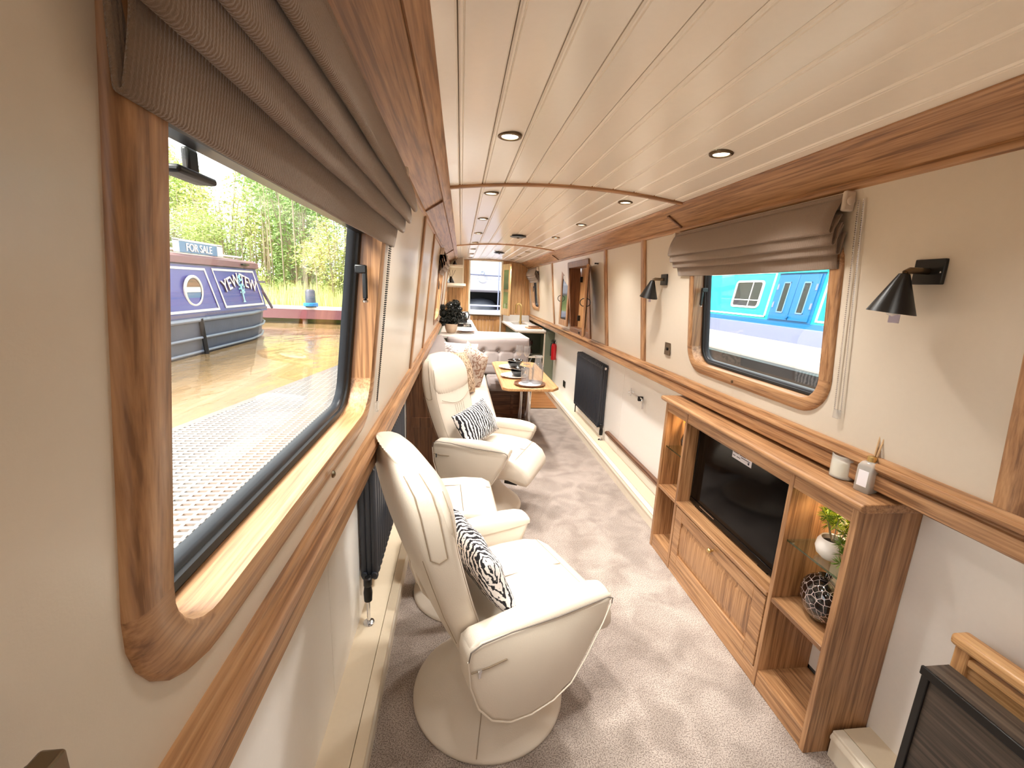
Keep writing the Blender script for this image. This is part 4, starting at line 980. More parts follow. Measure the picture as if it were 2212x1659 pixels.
mesh('end_panel', G().box(.75, 6.35, 0, .899, 6.70, .875), 'sage_green', t, bevel=.002)
mesh('shelf', G().box(.345, 6.36, .49, .75, 6.69, .508), 'skirting_paint', t)
mesh('face_frame', G().box(.735, 6.345, .08, .755, 6.352, .875).box(.345, 6.345, .86, .75, 6.352, .875), 'skirting_paint', t)
mesh('sink_bowl', G().box(.38, 7.25, .9055, .62, 7.70, .908), 'chrome', t)
mesh('splashback', G().box(.27, 7.965, .905, .755, 7.985, 1.02), 'worktop_white', t)
t = thing('kitchen_tap', 'tall arched pale gold kitchen tap on the right-hand worktop', 'tap', (.56, 7.72, .905))
mesh('tap_spout', G().tube([(0, 0, 0), (0, 0, .28)]+[(-.045+.045*cos(a), 0, .28+.045*sin(a)) for a in [pi*k/10 for k in range(11)]]+[(-.09, 0, .16)], .017, 12), 'brushed_brass', t, local=True)
mesh('tap_lever', G().lathe([(0, 0), (.028, 0), (.026, .02), (0, .022)], n=20).box(.02, -.006, .02, .07, .006, .03), 'brushed_brass', t, local=True)
for i, (z, s_) in enumerate(((.906, 1), (.925, .62))):
    t = thing('chopping_board', ['large brown wooden board lying on the right-hand worktop', 'small dark wooden box on the large wooden board'][i], 'board', (.62, 6.62, z), R(8))
    mesh('board_body', G().box(-.115*s_, -.09*s_, 0, .115*s_, .09*s_, .018), 'walnut_x' if i else 'oak_x', t, local=True, bevel=.004)
for (z, s_, lb) in ((.509, 1, 'dark red glass gourd vase on the open green shelf'),):
    t = thing('gourd_vase', lb, 'vase', (.52, 6.47, .51))
    mesh('vase_body', G().lathe([(0, 0), (.05, .004), (.075, .04), (.07, .08), (.04, .115), (.036, .125), (.06, .15), (.078, .19), (.066, .235), (.03, .26), (0, .262)], n=32), 'dark_vase', t, local=True)
t = thing('fire_extinguisher', 'red fire extinguisher mounted on the wall by the green galley unit', 'extinguisher', (.855, 6.16, .50))
mesh('cylinder', G().lathe([(0, 0), (.036, .003), (.04, .015), (.04, .20), (.034, .228), (.016, .24), (0, .242)], n=28), 'red_enamel', t, local=True)
mesh('valve_head', G().lathe([(0, .238), (.014, .24), (.014, .265), (0, .268)], n=16).box(-.045, -.01, .268, .02, .01, .278).box(-.04, -.008, .285, .02, .008, .292), 'black_metal', t, local=True)
mesh('hose', G().tube([(-.01, -.01, .255), (-.045, -.01, .245), (-.052, -.01, .20), (-.05, -.01, .06)], .006, 8), 'black_rubber', t, local=True)
mesh('instruction_label', G().lathe([(.0405, .07), (.0408, .15)], n=28, cap=False), 'red_enamel', t, local=True)
mesh('mount_strap', G().box(.03, -.02, .02, .044, .02, .26), 'white_gloss', t, local=True)
# plant in stone pot, plates, hob, kettle
t = thing('leafy_pot_plant', 'dark bushy plant in a beige stone pot on the worktop behind the bench', 'plant', (-.615, 5.62, .905))
mesh('pot', G().lathe([(0, 0), (.045, 0), (.058, .01), (.075, .06), (.08, .10), (.078, .118), (.07, .118), (.068, .09), (0, .085)], n=40), 'stone_pot', t, local=True)
mesh('soil', G().lathe([(0, .09), (.068, .095), (0, .105)], n=16), 'soil', t, local=True)
blobs = [(-.10, 0, .25, .04), (-.06, .02, .21, .055), (0, 0, .33, .06), (.05, .01, .36, .05), (.02, -.01, .27, .075), (.08, 0, .29, .05), (.10, 0, .22, .045), (.13, -.01, .18, .03), (-.09, -.01, .15, .05), (-.04, 0, .16, .05), (.05, -.01, .18, .065), (-.11, 0, .32, .028), (.0, .02, .22, .07)]
g = G()
for bx, by, bz, r in blobs:
    r *= 1.25
    for i in range(330):
        th = random.random()*2*pi; ph = math.acos(random.uniform(-1, 1)); d = V((sin(ph)*cos(th), sin(ph)*sin(th), cos(ph)))
        p = V((bx, by, bz))+d*r*random.uniform(.5, 1); s1 = d.cross(V((random.uniform(-1, 1), random.uniform(-1, 1), random.uniform(-1, 1)))).normalized(); s2 = (d*.5+d.cross(s1)).normalized()
        g.add([p-s1*.009, p+s2*.016, p+s1*.009, p-s2*.016], [(0, 1, 2, 3)])
mesh('foliage', g, 'leaf_dark', t, local=True, flat=True, kind='stuff')
g = G()
for bx, by, bz, r in blobs: g.tube([(0, 0, .09), (bx*.4, by, .09+(bz-.09)*.5), (bx, by, bz)], .004, 6)
mesh('stem', g, 'bark', t, local=True)
for i, (r, z, m, lb) in enumerate(((.125, .905, 'white_gloss', 'large white plate, lowest of the stack beside the stone pot'), (.12, .918, 'walnut_x', 'brown plate in the middle of the stack beside the stone pot'), (.095, .930, 'white_gloss', 'small white plate on top of the stack beside the stone pot'))):
    t = thing('stacked_plate', lb, 'plate', (-.43, 5.66, z), group='plates stacked by the pot')
    mesh('plate_body', G().lathe([(0, 0), (r*.6, 0), (r, .010), (r, .012), (r*.6, .004), (0, .004)], n=40), m, t, local=True)
t = thing('gas_hob', 'black gas hob set in the left-hand worktop', 'hob', (-.50, 6.75, .905))
mesh('hob_plate', G().box(-.17, -.24, 0, .17, .24, .008), 'black_gloss', t, local=True, bevel=.003)
for a, b in ((-.08, -.12), (.08, -.12), (-.08, .12), (.08, .12)):
    mesh('burner', G().lathe([(0, .008), (.035, .008), (.03, .022), (0, .024)], (a, b, 0), 16), 'chrome', t, local=True)
    mesh('pan_support', G().box(a-.06, b-.004, .028, a+.06, b+.004, .034).box(a-.004, b-.06, .028, a+.004, b+.06, .034), 'black_metal', t, local=True)
t = thing('kettle', 'black kettle on the left-hand worktop beyond the bushy plant', 'kettle', (-.47, 7.25, .905))
mesh('kettle_body', G().lathe([(0, 0), (.08, 0), (.085, .02), (.075, .1), (.055, .16), (.03, .18), (0, .185)], n=28), 'black_gloss', t, local=True)
mesh('kettle_handle', G().tube([(.04, 0, .17), (.09, 0, .18), (.11, 0, .13), (.085, 0, .05)], .008, 8), 'black_rubber', t, local=True)
mesh('kettle_spout', G().tube([(-.05, 0, .11), (-.09, 0, .16)], [.014, .009], 10), 'black_gloss', t, local=True)
# high shelves at the far left
t = thing('shelf_cupboard', 'cream cupboard with two open shelves high on the left by the end door', 'cupboard', (-.62, 7.2, 1.48))
mesh('cupboard_body', G().box(-.80, 7.45, 1.47, -.46, 7.98, 1.95), 'cream_wall', t)
mesh('shelf', G().box(-.80, 6.98, 1.495, -.425, 7.45, 1.535), 'skirting_paint', t, bevel=.003)
mesh('shelf', G().box(-.80, 6.98, 1.785, -.475, 7.45, 1.812), 'skirting_paint', t, bevel=.003)
mesh('upright', G().box(-.475, 7.42, 1.535, -.455, 7.46, 1.95), 'skirting_paint', t)
for (z, x, s_, lb) in ((1.5355, -.66, 1, 'black conical reed diffuser on the lower of the high shelves'), (1.8125, -.60, .62, 'small dark vase with twigs on the upper of the high shelves')):
    t = thing('shelf_diffuser', lb, 'vase', (x, 7.1, z))
    mesh('vase_body', G().lathe([(0, 0), (.058*s_, 0), (.06*s_, .006), (.02*s_, .085*s_), (.014*s_, .10*s_), (0, .10*s_)], n=24), 'black_gloss', t, local=True)
    for a, b in ((-.06, .02), (.07, -.01), (.03, .02), (-.02, 0)): mesh('reed', G().tube([(0, 0, .05*s_), (a*s_, b, .20*s_)], .003*s_, 6), 'black_metal', t, local=True)

# ------------------------------------------------------------------ side hatch with glazed leaves, right wall
t = thing('side_hatch', 'open side hatch in brown oak with small glazed leaves and ring handles', 'hatch', (.73, 4.55, 1.06))
w0 = (4.18, 4.88, 1.10, 1.74)
mesh('hatch_frame', ringmesh(1, w0, -.04, [(-.06, -.002), (-.06, .012), (-.055, .016), (-.006, .016), (0, .012), (0, -.12), (-.06, -.10)]), 'walnut_z', t, angle=30)
mesh('outer_leaf', G().box(.83, 4.16, 1.06, .845, 4.525, 1.78), 'walnut_z', t)
mesh('outer_leaf', G().box(.83, 4.530, 1.06, .845, 4.90, 1.78), 'oak_warm_z', t)
for y in (4.24, 4.80):
    for z in (1.2, 1.62): mesh('hinge', G().box(.80, y-.012, z-.03, .828, y+.012, z+.03), 'black_metal', t, bevel=.003)
mesh('frame_catch', G().box(wx(1, 1.06, .016), 4.50, 1.055, wx(1, 1.06, .024), 4.54, 1.075), 'black_metal', t)
def hleaf(H, E, name_label):
    H, E = V(H), V(E); u = (E-H).normalized(); n = V((u.y, -u.x))*.02; L = (E-H).length
    def q(g, a, b, z0, z1, k0=0, k1=1):
        p0, p1 = H+u*a, H+u*b
        g.loft([[((p.x+n.x*k), (p.y+n.y*k), z) for p, k in ((p0, k0), (p1, k0), (p1, k1), (p0, k1))] for z in (z0, z1)])
    g = G(); q(g, 0, .055, 1.09, 1.73); q(g, L-.055, L, 1.09, 1.73); q(g, .055, L-.055, 1.09, 1.16); q(g, .055, L-.055, 1.665, 1.73)
    lf = mesh('glazed_leaf', g, 'oak_z', t, bevel=.002)
    g = G(); q(g, .055, L-.055, 1.16, 1.665, .35, .55); mesh('leaf_pane', g, 'far_glass', lf)
    for kk in (-.1, 1.1):
        c0 = H+u*(L-.03)+n*kk; rad = .034
        mesh('ring_handle', G().tube([(c0.x+n.x*(0.9 if kk > 0 else -.9)*(1-abs(sin(a))*0), c0.y+n.y*(.9 if kk > 0 else -.9)+0, 1.40+rad*cos(a)) if 0 else (c0.x+(n.x/.02)*(rad*abs(sin(a)))*(1 if kk > 0 else -1), c0.y+(n.y/.02)*(rad*abs(sin(a)))*(1 if kk > 0 else -1), 1.40+rad*cos(a)) for a in [pi*k/10 for k in range(11)]], .004, 6), 'black_metal', lf)
    return lf
hleaf((.716, 4.945), (.702, 5.30), '')
hleaf((.702, 4.10), (.605, 3.82), '')
mesh('hatch_stay', G().tube([(.72, 3.86, 1.74), (.665, 3.86, 1.74)], .006, 8).lathe([(0, -.0), (.012, 0), (.012, .01), (0, .01)], (.71, 3.86, 1.74), 12, axis='x'), 'black_metal', t)
# ================================================================== outdoors
WL = .25
gw = G()
for a in ((-60, -30, -1.05, 60), (1.05, -30, 60, 60), (-1.05, -30, 1.05, -3), (-1.05, 8.15, 1.05, 60)): gw.add([(a[0], a[1], WL), (a[2], a[1], WL), (a[2], a[3], WL), (a[0], a[3], WL)], [(0, 1, 2, 3)])
mesh('canal_water', gw, 'canal_water', label='calm brown canal water outside the boat', cat='water', kind='stuff')
# own hull sides
for sd in (-1, 1):
    mesh('trim_%d' % (47+sd), G().box(sd*1.03, YB-.5, -.1, sd*1.05, YF+.2, .93), 'hull_grey', kind='structure')
# moored narrowboat on the left
BXs = -4.6
t = thing('narrowboat', 'blue narrowboat with cream coach lines moored across the brown water', 'boat', (-5.6, 6.5, WL))
def side(z): return BXs-.12*(z-.9)/.8 if z > .9 else BXs
hullpts = [(-4.6, 1.0), (-4.6, 9.2), (-4.68, 9.8), (-4.86, 10.3), (-5.15, 10.8), (-5.6, 11.15), (-6.1, 10.8), (-6.45, 10.2), (-6.6, 9.2), (-6.6, 1.0)]
def off(pts, d): return [(x+(d if x > -5.6 else -d), y+(d if y > 9.5 else 0)) for x, y in pts]
mesh('hull', G().loft([[(x, y, z) for x, y in off(hullpts, d)] for z, d in ((.15, -.10), (.30, -.03), (.55, .0), (.80, .02), (.84, .02))]), 'hull_grey', t, angle=40)
for z, r in ((.80, .032), (.52, .022), (.30, .022)):
    mesh('rubbing_strake', G().tube([(x+.01, y, z+(.0 if y < 9.3 else (y-9.3)*.03)) for x, y in off(hullpts[:6], .02 if z > .5 else -.01)], r, 8), 'hull_rail', t)
mesh('fender_strut', G().tube([(-4.56, 7.42, .82), (-4.56, 7.5, .22)], .035, 8), 'black_rubber', t)
mesh('cabin', G().loft([[(side(z), 1.0, z), (side(z), yr, z), (-5.6, yr+.03, z), (-11.2-side(z), yr, z), (-11.2-side(z), 1.0, z)] for z, yr in ((.82, 9.95), (1.66, 9.80))]), 'boat_blue', t, flat=True)
mesh('roof', G().loft([[(-4.66, y, 1.66), (-4.67, y, 1.76), (-4.78, y, 1.80), (-5.2, y, 1.845), (-5.6, y, 1.86), (-6.0, y, 1.845), (-6.42, y, 1.80), (-6.53, y, 1.76), (-6.53, y, 1.66)] for y in (1.0, 9.84)]), 'boat_maroon', t)
mesh('roof_rail', G().tube([(-4.80, 1.0, 1.85), (-4.80, 9.4, 1.85)], .02, 8), 'boat_cream', t)
def quad_on(pts, th=.006):   # strip lying on the cabin side: list of (y,z)
    return G().loft([[(side(z)+o, y, z) for y, z in pts] for o in (.001, th)])
def coach(y0t, y1t, y0b, y1b, zb, zt, wd=.035):
    g = G()
    P = [(y0b, zb), (y1b, zb), (y1t, zt), (y0t, zt)]; Q = [(y0b+wd, zb+wd), (y1b-wd, zb+wd), (y1t-wd, zt-wd), (y0t+wd, zt-wd)]
    for k in range(4):
        a, b, c_, d_ = P[k], P[(k+1) % 4], Q[(k+1) % 4], Q[k]
        g.loft([[(side(z)+o, y, z) for y, z in (a, b, c_, d_)] for o in (.001, .008)])
    return g
mesh('coach_line', coach(5.6, 7.94, 5.6, 8.10, .92, 1.60), 'boat_cream', t, flat=True)
mesh('coach_line', coach(8.14, 9.66, 8.30, 9.82, .94, 1.61), 'boat_cream', t, flat=True)
mesh('coach_line', coach(3.0, 5.4, 3.0, 5.45, .92, 1.60), 'boat_cream', t, flat=True)
mesh('panel_band', quad_on([(1.0, .84), (9.95, .86), (9.94, .90), (1.0, .89)]), 'boat_lilac_trim', t)
mesh('gutter_band', quad_on([(1.0, 1.63), (9.84, 1.64), (9.83, 1.665), (1.0, 1.665)]), 'boat_lilac_trim', t)
for yc_ in (7.47, 5.0):
    zc_ = 1.24; xc_ = side(zc_)
    p = mesh('porthole', G().lathe([(.20, 0), (.245, 0), (.245, .02), (.215, .03), (.20, .02)], (xc_, yc_, zc_), 36, axis='x', cap=False), 'boat_cream', t)
    mesh('porthole_glass', G().lathe([(0, .004), (.20, .004), (.20, .008), (0, .008)], (xc_, yc_, zc_), 30, axis='x'), 'sign_blue', p)
    g = G(); pts = [(xc_+.012, yc_+.19*cos(a), zc_+.19*sin(a)) for a in [R(20+k*14) for k in range(11)]]
    g.loft([pts, [(x+.004, y, z) for x, y, z in pts]]); mesh('curtain', g, 'walnut_y', p)
    g = G(); pts = [(xc_+.011, yc_+.185*cos(a), zc_+.185*sin(a)) for a in [R(175), R(160), R(20), R(5), R(-5), R(-175)]]
    g.loft([pts, [(x+.003, y, z) for x, y, z in pts]]); mesh('blind', g, 'boat_cream', p)
# name and tree emblem; text plane basis: text x -> +y(world), text y -> up, normal -> +x
def TX(y, z, sc=1, x=None):
    xx = side(z)+.012 if x is None else x
    return Matrix(((0, -.12/.8*1, 1, xx), (1, 0, 0, y), (0, 1, 0, z), (0, 0, 0, 1)))
for dx, m in ((-.012, 'letter_shadow'), (0, 'letter_cream')):
    a = mesh_text = text('lettering', 'YEW', .30, m, t, TX(8.66+dx, 1.365+dx) @ Matrix.Rotation(R(14), 4, 'Z'), .004 if dx else .008)
    text('lettering', 'TEW', .30, m, t, TX(9.32+dx, 1.365+dx) @ Matrix.Rotation(R(-14), 4, 'Z'), .004 if dx else .008)
g = G()
for k in range(60):
    u = random.random(); zz = 1.18+.36*u; hwid = .13*(1-abs(u-.35)*1.3); yy = 9.0+random.uniform(-hwid, hwid); s_ = random.uniform(.018, .03)
    g.add([(side(zz)+.024, yy-s_, zz-s_*.5), (side(zz)+.024, yy, zz+s_), (side(zz)+.024, yy+s_, zz-s_*.5)], [(0, 1, 2)])
g.loft([[(side(z)+o, 9.0-w_, z), (side(z)+o, 9.0+w_, z)] + [(side(z)+o+.004, 9.0+w_, z), (side(z)+o+.004, 9.0-w_, z)] for z, w_, o in ((1.02, .05, .018), (1.05, .018, .018), (1.3, .02, .018))])
mesh('tree_emblem', g, 'tree_emblem', t, flat=True)
mesh('mushroom_vent', G().lathe([(0, 0), (.05, 0), (.05, .04), (.08, .06), (.06, .09), (0, .10)], (-5.2, 9.2, 1.845), 14).box(-4.68, 9.1, 1.70, -4.62, 9.35, 1.73), 'black_metal', t)
mesh('bow_rail', G().tube([(-4.75, 9.95, 1.38), (-4.70, 10.45, .84)], .03, 8).tube([(-4.75, 9.86, 1.38), (-4.75, 10.15, .84)], .03, 8).box(-4.8, 9.75, 1.38, -4.66, 10.1, 1.42), 'boat_lilac_trim', t)
s_ = thing('for_sale_sign', 'pale blue FOR SALE board on the roof of the blue narrowboat', 'sign', (-4.75, 7.9, 1.845))
INV[s_.name] = Matrix.Translation((-4.75, 7.9, 1.845)).inverted()
mesh('sign_board', G().box(-4.80, 7.42, 1.82, -4.77, 8.62, 2.0), 'sign_blue', s_, bevel=.004)
mesh('sign_border', G().box(-4.77, 7.30, 1.99, -4.765, 8.70, 2.02).box(-4.77, 8.52, 1.82, -4.765, 8.70, 2.0).box(-4.77, 7.30, 1.82, -4.765, 7.45, 2.0), 'boat_cream', s_)
text('lettering', 'FOR SALE', .17, 'letter_cream', s_, Matrix(((0, 0, 1, -4.762), (1, 0, 0, 7.98), (0, 1, 0, 1.90), (0, 0, 0, 1))), .004)
# grated pontoon alongside on the left
t = thing('pontoon', 'pale perforated walkway pontoon right outside the near left window', 'pontoon', (-1.8, 4, .3))
A = [(-1.16, -4), (-2.95, -4), (-2.30, 2.9), (-1.86, 5.4), (-1.55, 7.2), (-1.16, 7.4)]
mesh('pontoon_frame', G().prism([(x, y) for x, y in A], 'z', .30, .495), 'grate_dark', t)
# grating bars
def xl(y):
    P = [(-2.95, -4), (-2.30, 2.9), (-1.86, 5.4), (-1.55, 7.2)]
    for (x0, y0), (x1, y1) in zip(P[:-1], P[1:]):
        if y <= y1: return x0+(x1-x0)*(y-y0)/(y1-y0)
    return P[-1][0]
g = G(); y = .2
while y < 7.2:
    g.box(xl(y)+.02, y, .505, -1.17, y+.022, .525); y += .042
x = -1.19
while x > -2.7:
    ya = .2; yb_ = 7.2
    while xl(yb_) > x-.01 and yb_ > .3: yb_ -= .1
    g.box(x-.016, ya, .506, x, yb_, .5235); x -= .055
mesh('grating', g, 'grate_white', t, flat=True, kind='stuff')
mesh('edge_trim', G().tube([(xl(y_), y_, .51) for y_ in (-3, 0, 2.9, 5.4, 7.2)], .03, 6), 'grate_white', t)
# far walkway with mooring post
t = thing('jetty', 'low timber jetty running along the reedy bank beyond the blue boat', 'jetty', (-5, 13.3, WL))
mesh('jetty_deck', G().box(-13, 13.0, .62, -1, 13.7, .72), 'boat_cream', t)
mesh('jetty_fascia', G().box(-13, 12.98, .40, -1, 13.0, .66), 'boat_maroon', t)
for x in (-9, -6.5, -4.9, -3): mesh('jetty_pile', G().tube([(x, 13.1, 0), (x, 13.1, .62)], .07, 8), 'timber_grey', t)
t = thing('mooring_post', 'grey mooring post wrapped in blue rope on the jetty', 'post', (-4.72, 13.1, .72))
mesh('post_body', G().lathe([(0, 0), (.14, 0), (.13, .45), (.09, .50), (0, .50)], n=16), 'hull_grey', t, local=True)
mesh('rope_coil', G().tube([(.17*cos(a), .17*sin(a), .04+.02*a/6) for a in [k*.5 for k in range(40)]], .03, 6), 'blue_rope', t, local=True)
mesh('bank_ground', G().prism([(13.7, .1), (13.7, .62), (16, 1.0), (40, 1.6), (40, .1)], 'x', -45, 5.8), 'grass_bank', label='grassy bank rising behind the jetty', cat='bank', kind='stuff')
# trees and reeds: four shared crowns
def crown(n, rx, rz, leaf, seed):
    rnd = random.Random(seed); g = G()
    cl = [(rnd.uniform(-1, 1)*rx*.7, rnd.uniform(-1, 1)*rx*.6, rz*(.06+.9*rnd.random())) for _ in range(22)]
    for i in range(n):
        c_ = rnd.choice(cl); th = rnd.random()*2*pi; ph = math.acos(rnd.uniform(-1, 1)); r = rx*.38*rnd.random()**.4
        p = V(c_)+V((sin(ph)*cos(th)*r, sin(ph)*sin(th)*r, cos(ph)*r*1.5)); p.z = max(p.z, .05)
        a = V((rnd.uniform(-1, 1), rnd.uniform(-1, 1), rnd.uniform(-.2, 1))).normalized(); b = a.cross(V((rnd.uniform(-1, 1), rnd.uniform(-1, 1), rnd.uniform(-1, 1)))).normalized()
        l = leaf*rnd.uniform(.6, 1.4)
        g.add([p-a*l, p+b*l*.35, p+a*l, p-b*l*.35], [(0, 1, 2, 3)])
    return g, cl
protos = []
for k in range(4):
    g, cl = crown(7500, 1.5, 4.2, .065, 40+k)
    me = bpy.data.meshes.new('foliage'); me.from_pydata(g.v, [], g.f); me.materials.append(M_('foliage_%d' % k))
    g2 = G()
    rnd = random.Random(k)
    for c_ in cl: g2.tube([(c_[0]*.12, c_[1]*.12, 0), (c_[0]*.5, c_[1]*.5, c_[2]*.5), (c_[0]*1.02, c_[1], c_[2]*1.25)], [.045, .03, .012], 5)
    for _ in range(26):
        a = rnd.uniform(-1.4, 1.4); b = rnd.uniform(-1, 1); h = rnd.uniform(2.2, 4.6); g2.tube([(a, b, 0), (a*1.05, b, h*.5), (a*1.12+rnd.uniform(-.2, .2), b, h)], [.02, .014, .005], 4)
    m2 = bpy.data.meshes.new('stem'); m2.from_pydata(g2.v, [], g2.f); m2.materials.append(M_('bark'))
    protos.append((me, m2))
rnd = random.Random(5)
words = ['yellow-green', 'mid green', 'yellowish pale green', 'grey-green']
k = 0
for row, (y, n, xa, xb, hs) in enumerate(((15.2, 7, -17, -2.5, .62), (17.5, 7, -20, -3, 1.0), (20.5, 6, -26, -4, 1.35))):
    for i in range(n):
        v = [0, 2, 1, 3][(i+row) % 4]
        x = xa+(xb-xa)*i/(n-1)+rnd.uniform(-.5, .5)
        h = hs*rnd.uniform(.9, 1.15)
        pos = ['far left', 'second from left', 'third from left', 'middle', 'third from right', 'second from right', 'rightmost'][i]
        t = thing('bush', '%s willow bush in the %s row on the bank, %s' % (words[v], ['front', 'middle', 'back'][row], pos), 'bush', (x, y+rnd.uniform(-.6, .6), .75+.12*row), rnd.uniform(0, 6), group='willow bushes on the bank')
        t.scale = (1.15*h**.5, 1.15*h**.5, h)
        for nm, m in (('foliage', protos[v][0]), ('stem', protos[v][1])):
            o = bpy.data.objects.new(nm, m); link(o); o.parent = t; o['kind'] = 'stuff'
g = G(); rnd = random.Random(9)
for i in range(5000):
    x = rnd.uniform(-16, -1.5); y = rnd.uniform(13.75, 15.2); h = rnd.uniform(.3, .75); dx = rnd.uniform(-.12, .12); b0 = .6+.16*(y-13.7)
    g.add([(x-.012, y, b0), (x+.012, y, b0), (x+dx, y+rnd.uniform(-.1, .1), b0+h)], [(0, 1, 2)])
mesh('reed_bed', g, 'foliage_2', label='band of yellow-green reeds along the water edge', cat='reeds', kind='stuff', flat=True)

# right: quay and turquoise boat
mesh('quay', G().box(2.08, -6, .1, 3.42, 22, 1.0), 'concrete_pale', label='pale concrete quay between the two boats on the right', cat='quay', kind='stuff')
mesh('quay_fender', G().box(1.98, -6, .85, 2.08, 22, .985), 'black_rubber', label='dark rubber fender strip along the quay edge', cat='fender')
mesh('wharf_timber', G().box(1.30, -6, .5, 1.97, 22, .88), 'timber_grey', label='grey timber ledge below the quay, beside our boat', cat='ledge')
t = thing('turquoise_narrowboat', 'turquoise narrowboat with blue double doors and a small window beyond the quay', 'boat', (4.4, 5, .25))
def sr(z): return 3.42+.16*(z-1.05)
mesh('hull', G().box(3.43, -4, .1, 5.4, 16, 1.06), 'lavender_grey', t)
mesh('gunwale_band', G().prism([(3.40, 1.0), (3.405, 1.17), (3.5, 1.19), (3.5, 1.0)], 'y', -4, 16), 'lavender_grey', t)
mesh('blue_band', G().prism([(sr(1.17), 1.17), (sr(1.24), 1.24), (3.6, 1.24), (3.6, 1.17)], 'y', -4, 16), 'door_blue', t)
mesh('cabin', G().prism([(sr(1.24)+.002, 1.24), (sr(1.92), 1.92), (3.75, 1.98), (4.4, 2.05), (5.1, 1.98), (5.2, 1.24)], 'y', -4, 16), 'turquoise', t, flat=True)
def onr(y0, y1, z0, z1, a=.0, b=.01): return G().loft([[(sr(z)-a, y, z) for y, z in ((y0, z0), (y1, z0), (y1, z1), (y0, z1))], [(sr(z)-b, y, z) for y, z in ((y0, z0), (y1, z0), (y1, z1), (y0, z1))]])
for y0, y1 in ((5.34, 7.6), (2.2, 4.50)):
    for r_ in ((y0, y1, 1.265, 1.285), (y0, y1, 1.83, 1.85), (y0, y0+.02, 1.265, 1.85), (y1-.02, y1, 1.265, 1.85)):
        mesh('coach_line', onr(*r_), 'boat_cream', t, flat=True)
mesh('door_surround', onr(4.56, 5.28, 1.24, 1.90, 0, .006), 'door_blue', t)
for ya in (4.60, 4.925):
    dl = mesh('cabin_door', onr(ya, ya+.315, 1.255, 1.80, .006, .02), 'door_blue', t, bevel=.003)
    for r_ in ((ya+.10, ya+.215, 1.34, 1.355), (ya+.10, ya+.215, 1.70, 1.715), (ya+.10, ya+.112, 1.34, 1.715), (ya+.203, ya+.215, 1.34, 1.715)): mesh('glazing_bead', onr(*r_, .02, .027), 'sign_blue', dl, flat=True)
    mesh('door_glass', onr(ya+.112, ya+.203, 1.355, 1.70, .018, .022), 'far_glass', dl)
    mesh('door_hinge', onr(ya+(.29 if ya > 4.8 else 0), ya+(.31 if ya > 4.8 else .02), 1.40, 1.47, .02, .03).add(*(lambda q: (q.v, q.f))(onr(ya+(.29 if ya > 4.8 else 0), ya+(.31 if ya > 4.8 else .02), 1.62, 1.69, .02, .03))), 'lavender_grey', dl)
mesh('door_lintel', onr(4.54, 5.30, 1.82, 1.90, .006, .03), 'turquoise', t, bevel=.004)
mesh('door_lock', G().lathe([(0, 0), (.02, 0), (.02, -.02), (0, -.02)], (sr(1.30)-.02, 4.92, 1.30), 12, axis='x'), 'door_blue', t)
def rr2(y0, y1, z0, z1, r, i, a):
    o = []
    y0, y1, z0, z1 = y0+i, y1-i, z0+i, z1-i; r = max(.005, r-i)
    for cy, c2, a0 in ((y1-r, z1-r, 0), (y0+r, z1-r, 90), (y0+r, z0+r, 180), (y1-r, z0+r, 270)):
        for k_ in range(6): an = R(a0+18*k_); zz = c2+r*sin(an); o.append((sr(zz)-a, cy+r*cos(an), zz))
    return o
for yw in (5.52, 7.9, 2.6):
    wn = mesh('window_rim', G().loft([rr2(yw, yw+.60, 1.37, 1.74, .06, i, a) for i, a in ((0, .002), (0, .02), (.025, .02), (.025, .002))], cap=False, cyc=True), 'boat_cream', t)
    mesh('window_glass', G().loft([rr2(yw, yw+.60, 1.37, 1.74, .06, .02, .004), rr2(yw, yw+.60, 1.37, 1.74, .06, .02, .008)]), 'far_glass', wn)
    mesh('glazing_bar', onr(yw+.02, yw+.58, 1.47, 1.482, .01, .016).add(*(lambda q: (q.v, q.f))(onr(yw+.22, yw+.232, 1.39, 1.72, .01, .016))), 'boat_cream', wn)
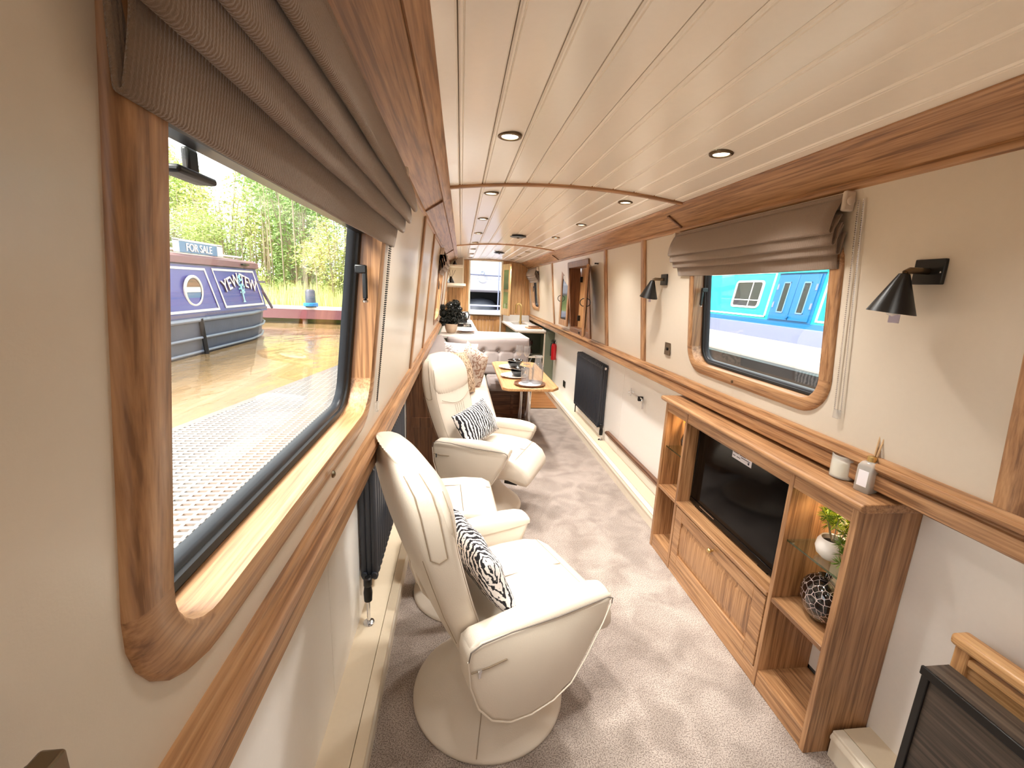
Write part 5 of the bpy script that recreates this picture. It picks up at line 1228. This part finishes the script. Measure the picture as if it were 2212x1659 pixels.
for x, y, h, v in ((9, 12, 1.4, 1), (12, 20, 1.8, 0), (8, 26, 1.6, 3)):
    t2 = thing('bank_tree', 'green tree beyond the turquoise boat, %s' % {12: 'nearest', 20: 'middle', 26: 'farthest'}[y], 'tree', (x, y, .4)); t2.scale = (1.5, 1.5, h)
    for nm, m in (('foliage', protos[v][0]), ('stem', protos[v][1])):
        o = bpy.data.objects.new(nm, m); link(o); o.parent = t2; o['kind'] = 'stuff'
mesh('right_bank', G().box(6.2, -20, .1, 60, 60, .5), 'grass_bank', label='grassy bank beyond the turquoise boat', cat='bank', kind='stuff')

# beyond the end door: the stern deck and a white canopied boat
t = thing('stern_deck', 'grey steel stern deck outside the end door', 'deck', (0, 8.8, .9))
mesh('deck_plate', G().box(-.85, 8.07, .80, .85, 9.6, .88), 'deck_steel', t)
mesh('deck_rail', G().tube([(-.30, 9.55, .88), (-.30, 9.55, 1.10), (.5, 9.55, 1.10), (.5, 9.55, .88)], .018, 8), 'deck_steel', t)
t = thing('canopied_boat', 'white canopied boat with a dark open well seen through the end door', 'boat', (0, 11, .25))
mesh('hull', G().box(-1.1, 10.02, .2, 1.1, 14, .98), 'deck_steel', t)
mesh('well_back', G().box(-1.0, 10.9, .98, 1.0, 10.95, 1.42), 'black_rubber', t)
mesh('engine_cover', G().lathe([(0, 0), (.42, 0), (.40, .12), (.28, .22), (0, .26)], (-.05, 10.5, .98), 28), 'anthracite', t)
mesh('canopy', G().prism([(10.05, 1.38), (10.0, 1.42), (10.0, 1.62), (10.08, 1.70), (10.08, 1.78), (10.25, 1.80), (10.35, 2.05), (11, 2.3), (11, 1.36)], 'x', -1.05, .42), 'canvas_white', t, bevel=.01)
mesh('canopy_side', G().box(.42, 10.05, .98, 1.05, 11.0, 2.3), 'canvas_white', t, bevel=.01)
mesh('canopy_beam', G().tube([(-1.0, 9.99, 1.78), (.40, 9.99, 1.75)], .025, 8), 'lavender_grey', t)
mesh('cleat_ornament', G().lathe([(0, 9.97), (.04, 9.96), (.055, 9.98), (.05, 10.0), (0, 10.0)], (-.03, 0, 1.80), 16, axis='y').tube([(-.03+.10*cos(a), 9.985, 1.68+.09*sin(a)) for a in [2*pi*k/16 for k in range(16)]], .006, 6, cyc=True), 'hull_rail', t)
mesh('canopy_pole', G().tube([(.33, 9.9, .98), (.33, 9.9, 2.1)], .014, 8), 'lavender_grey', t)
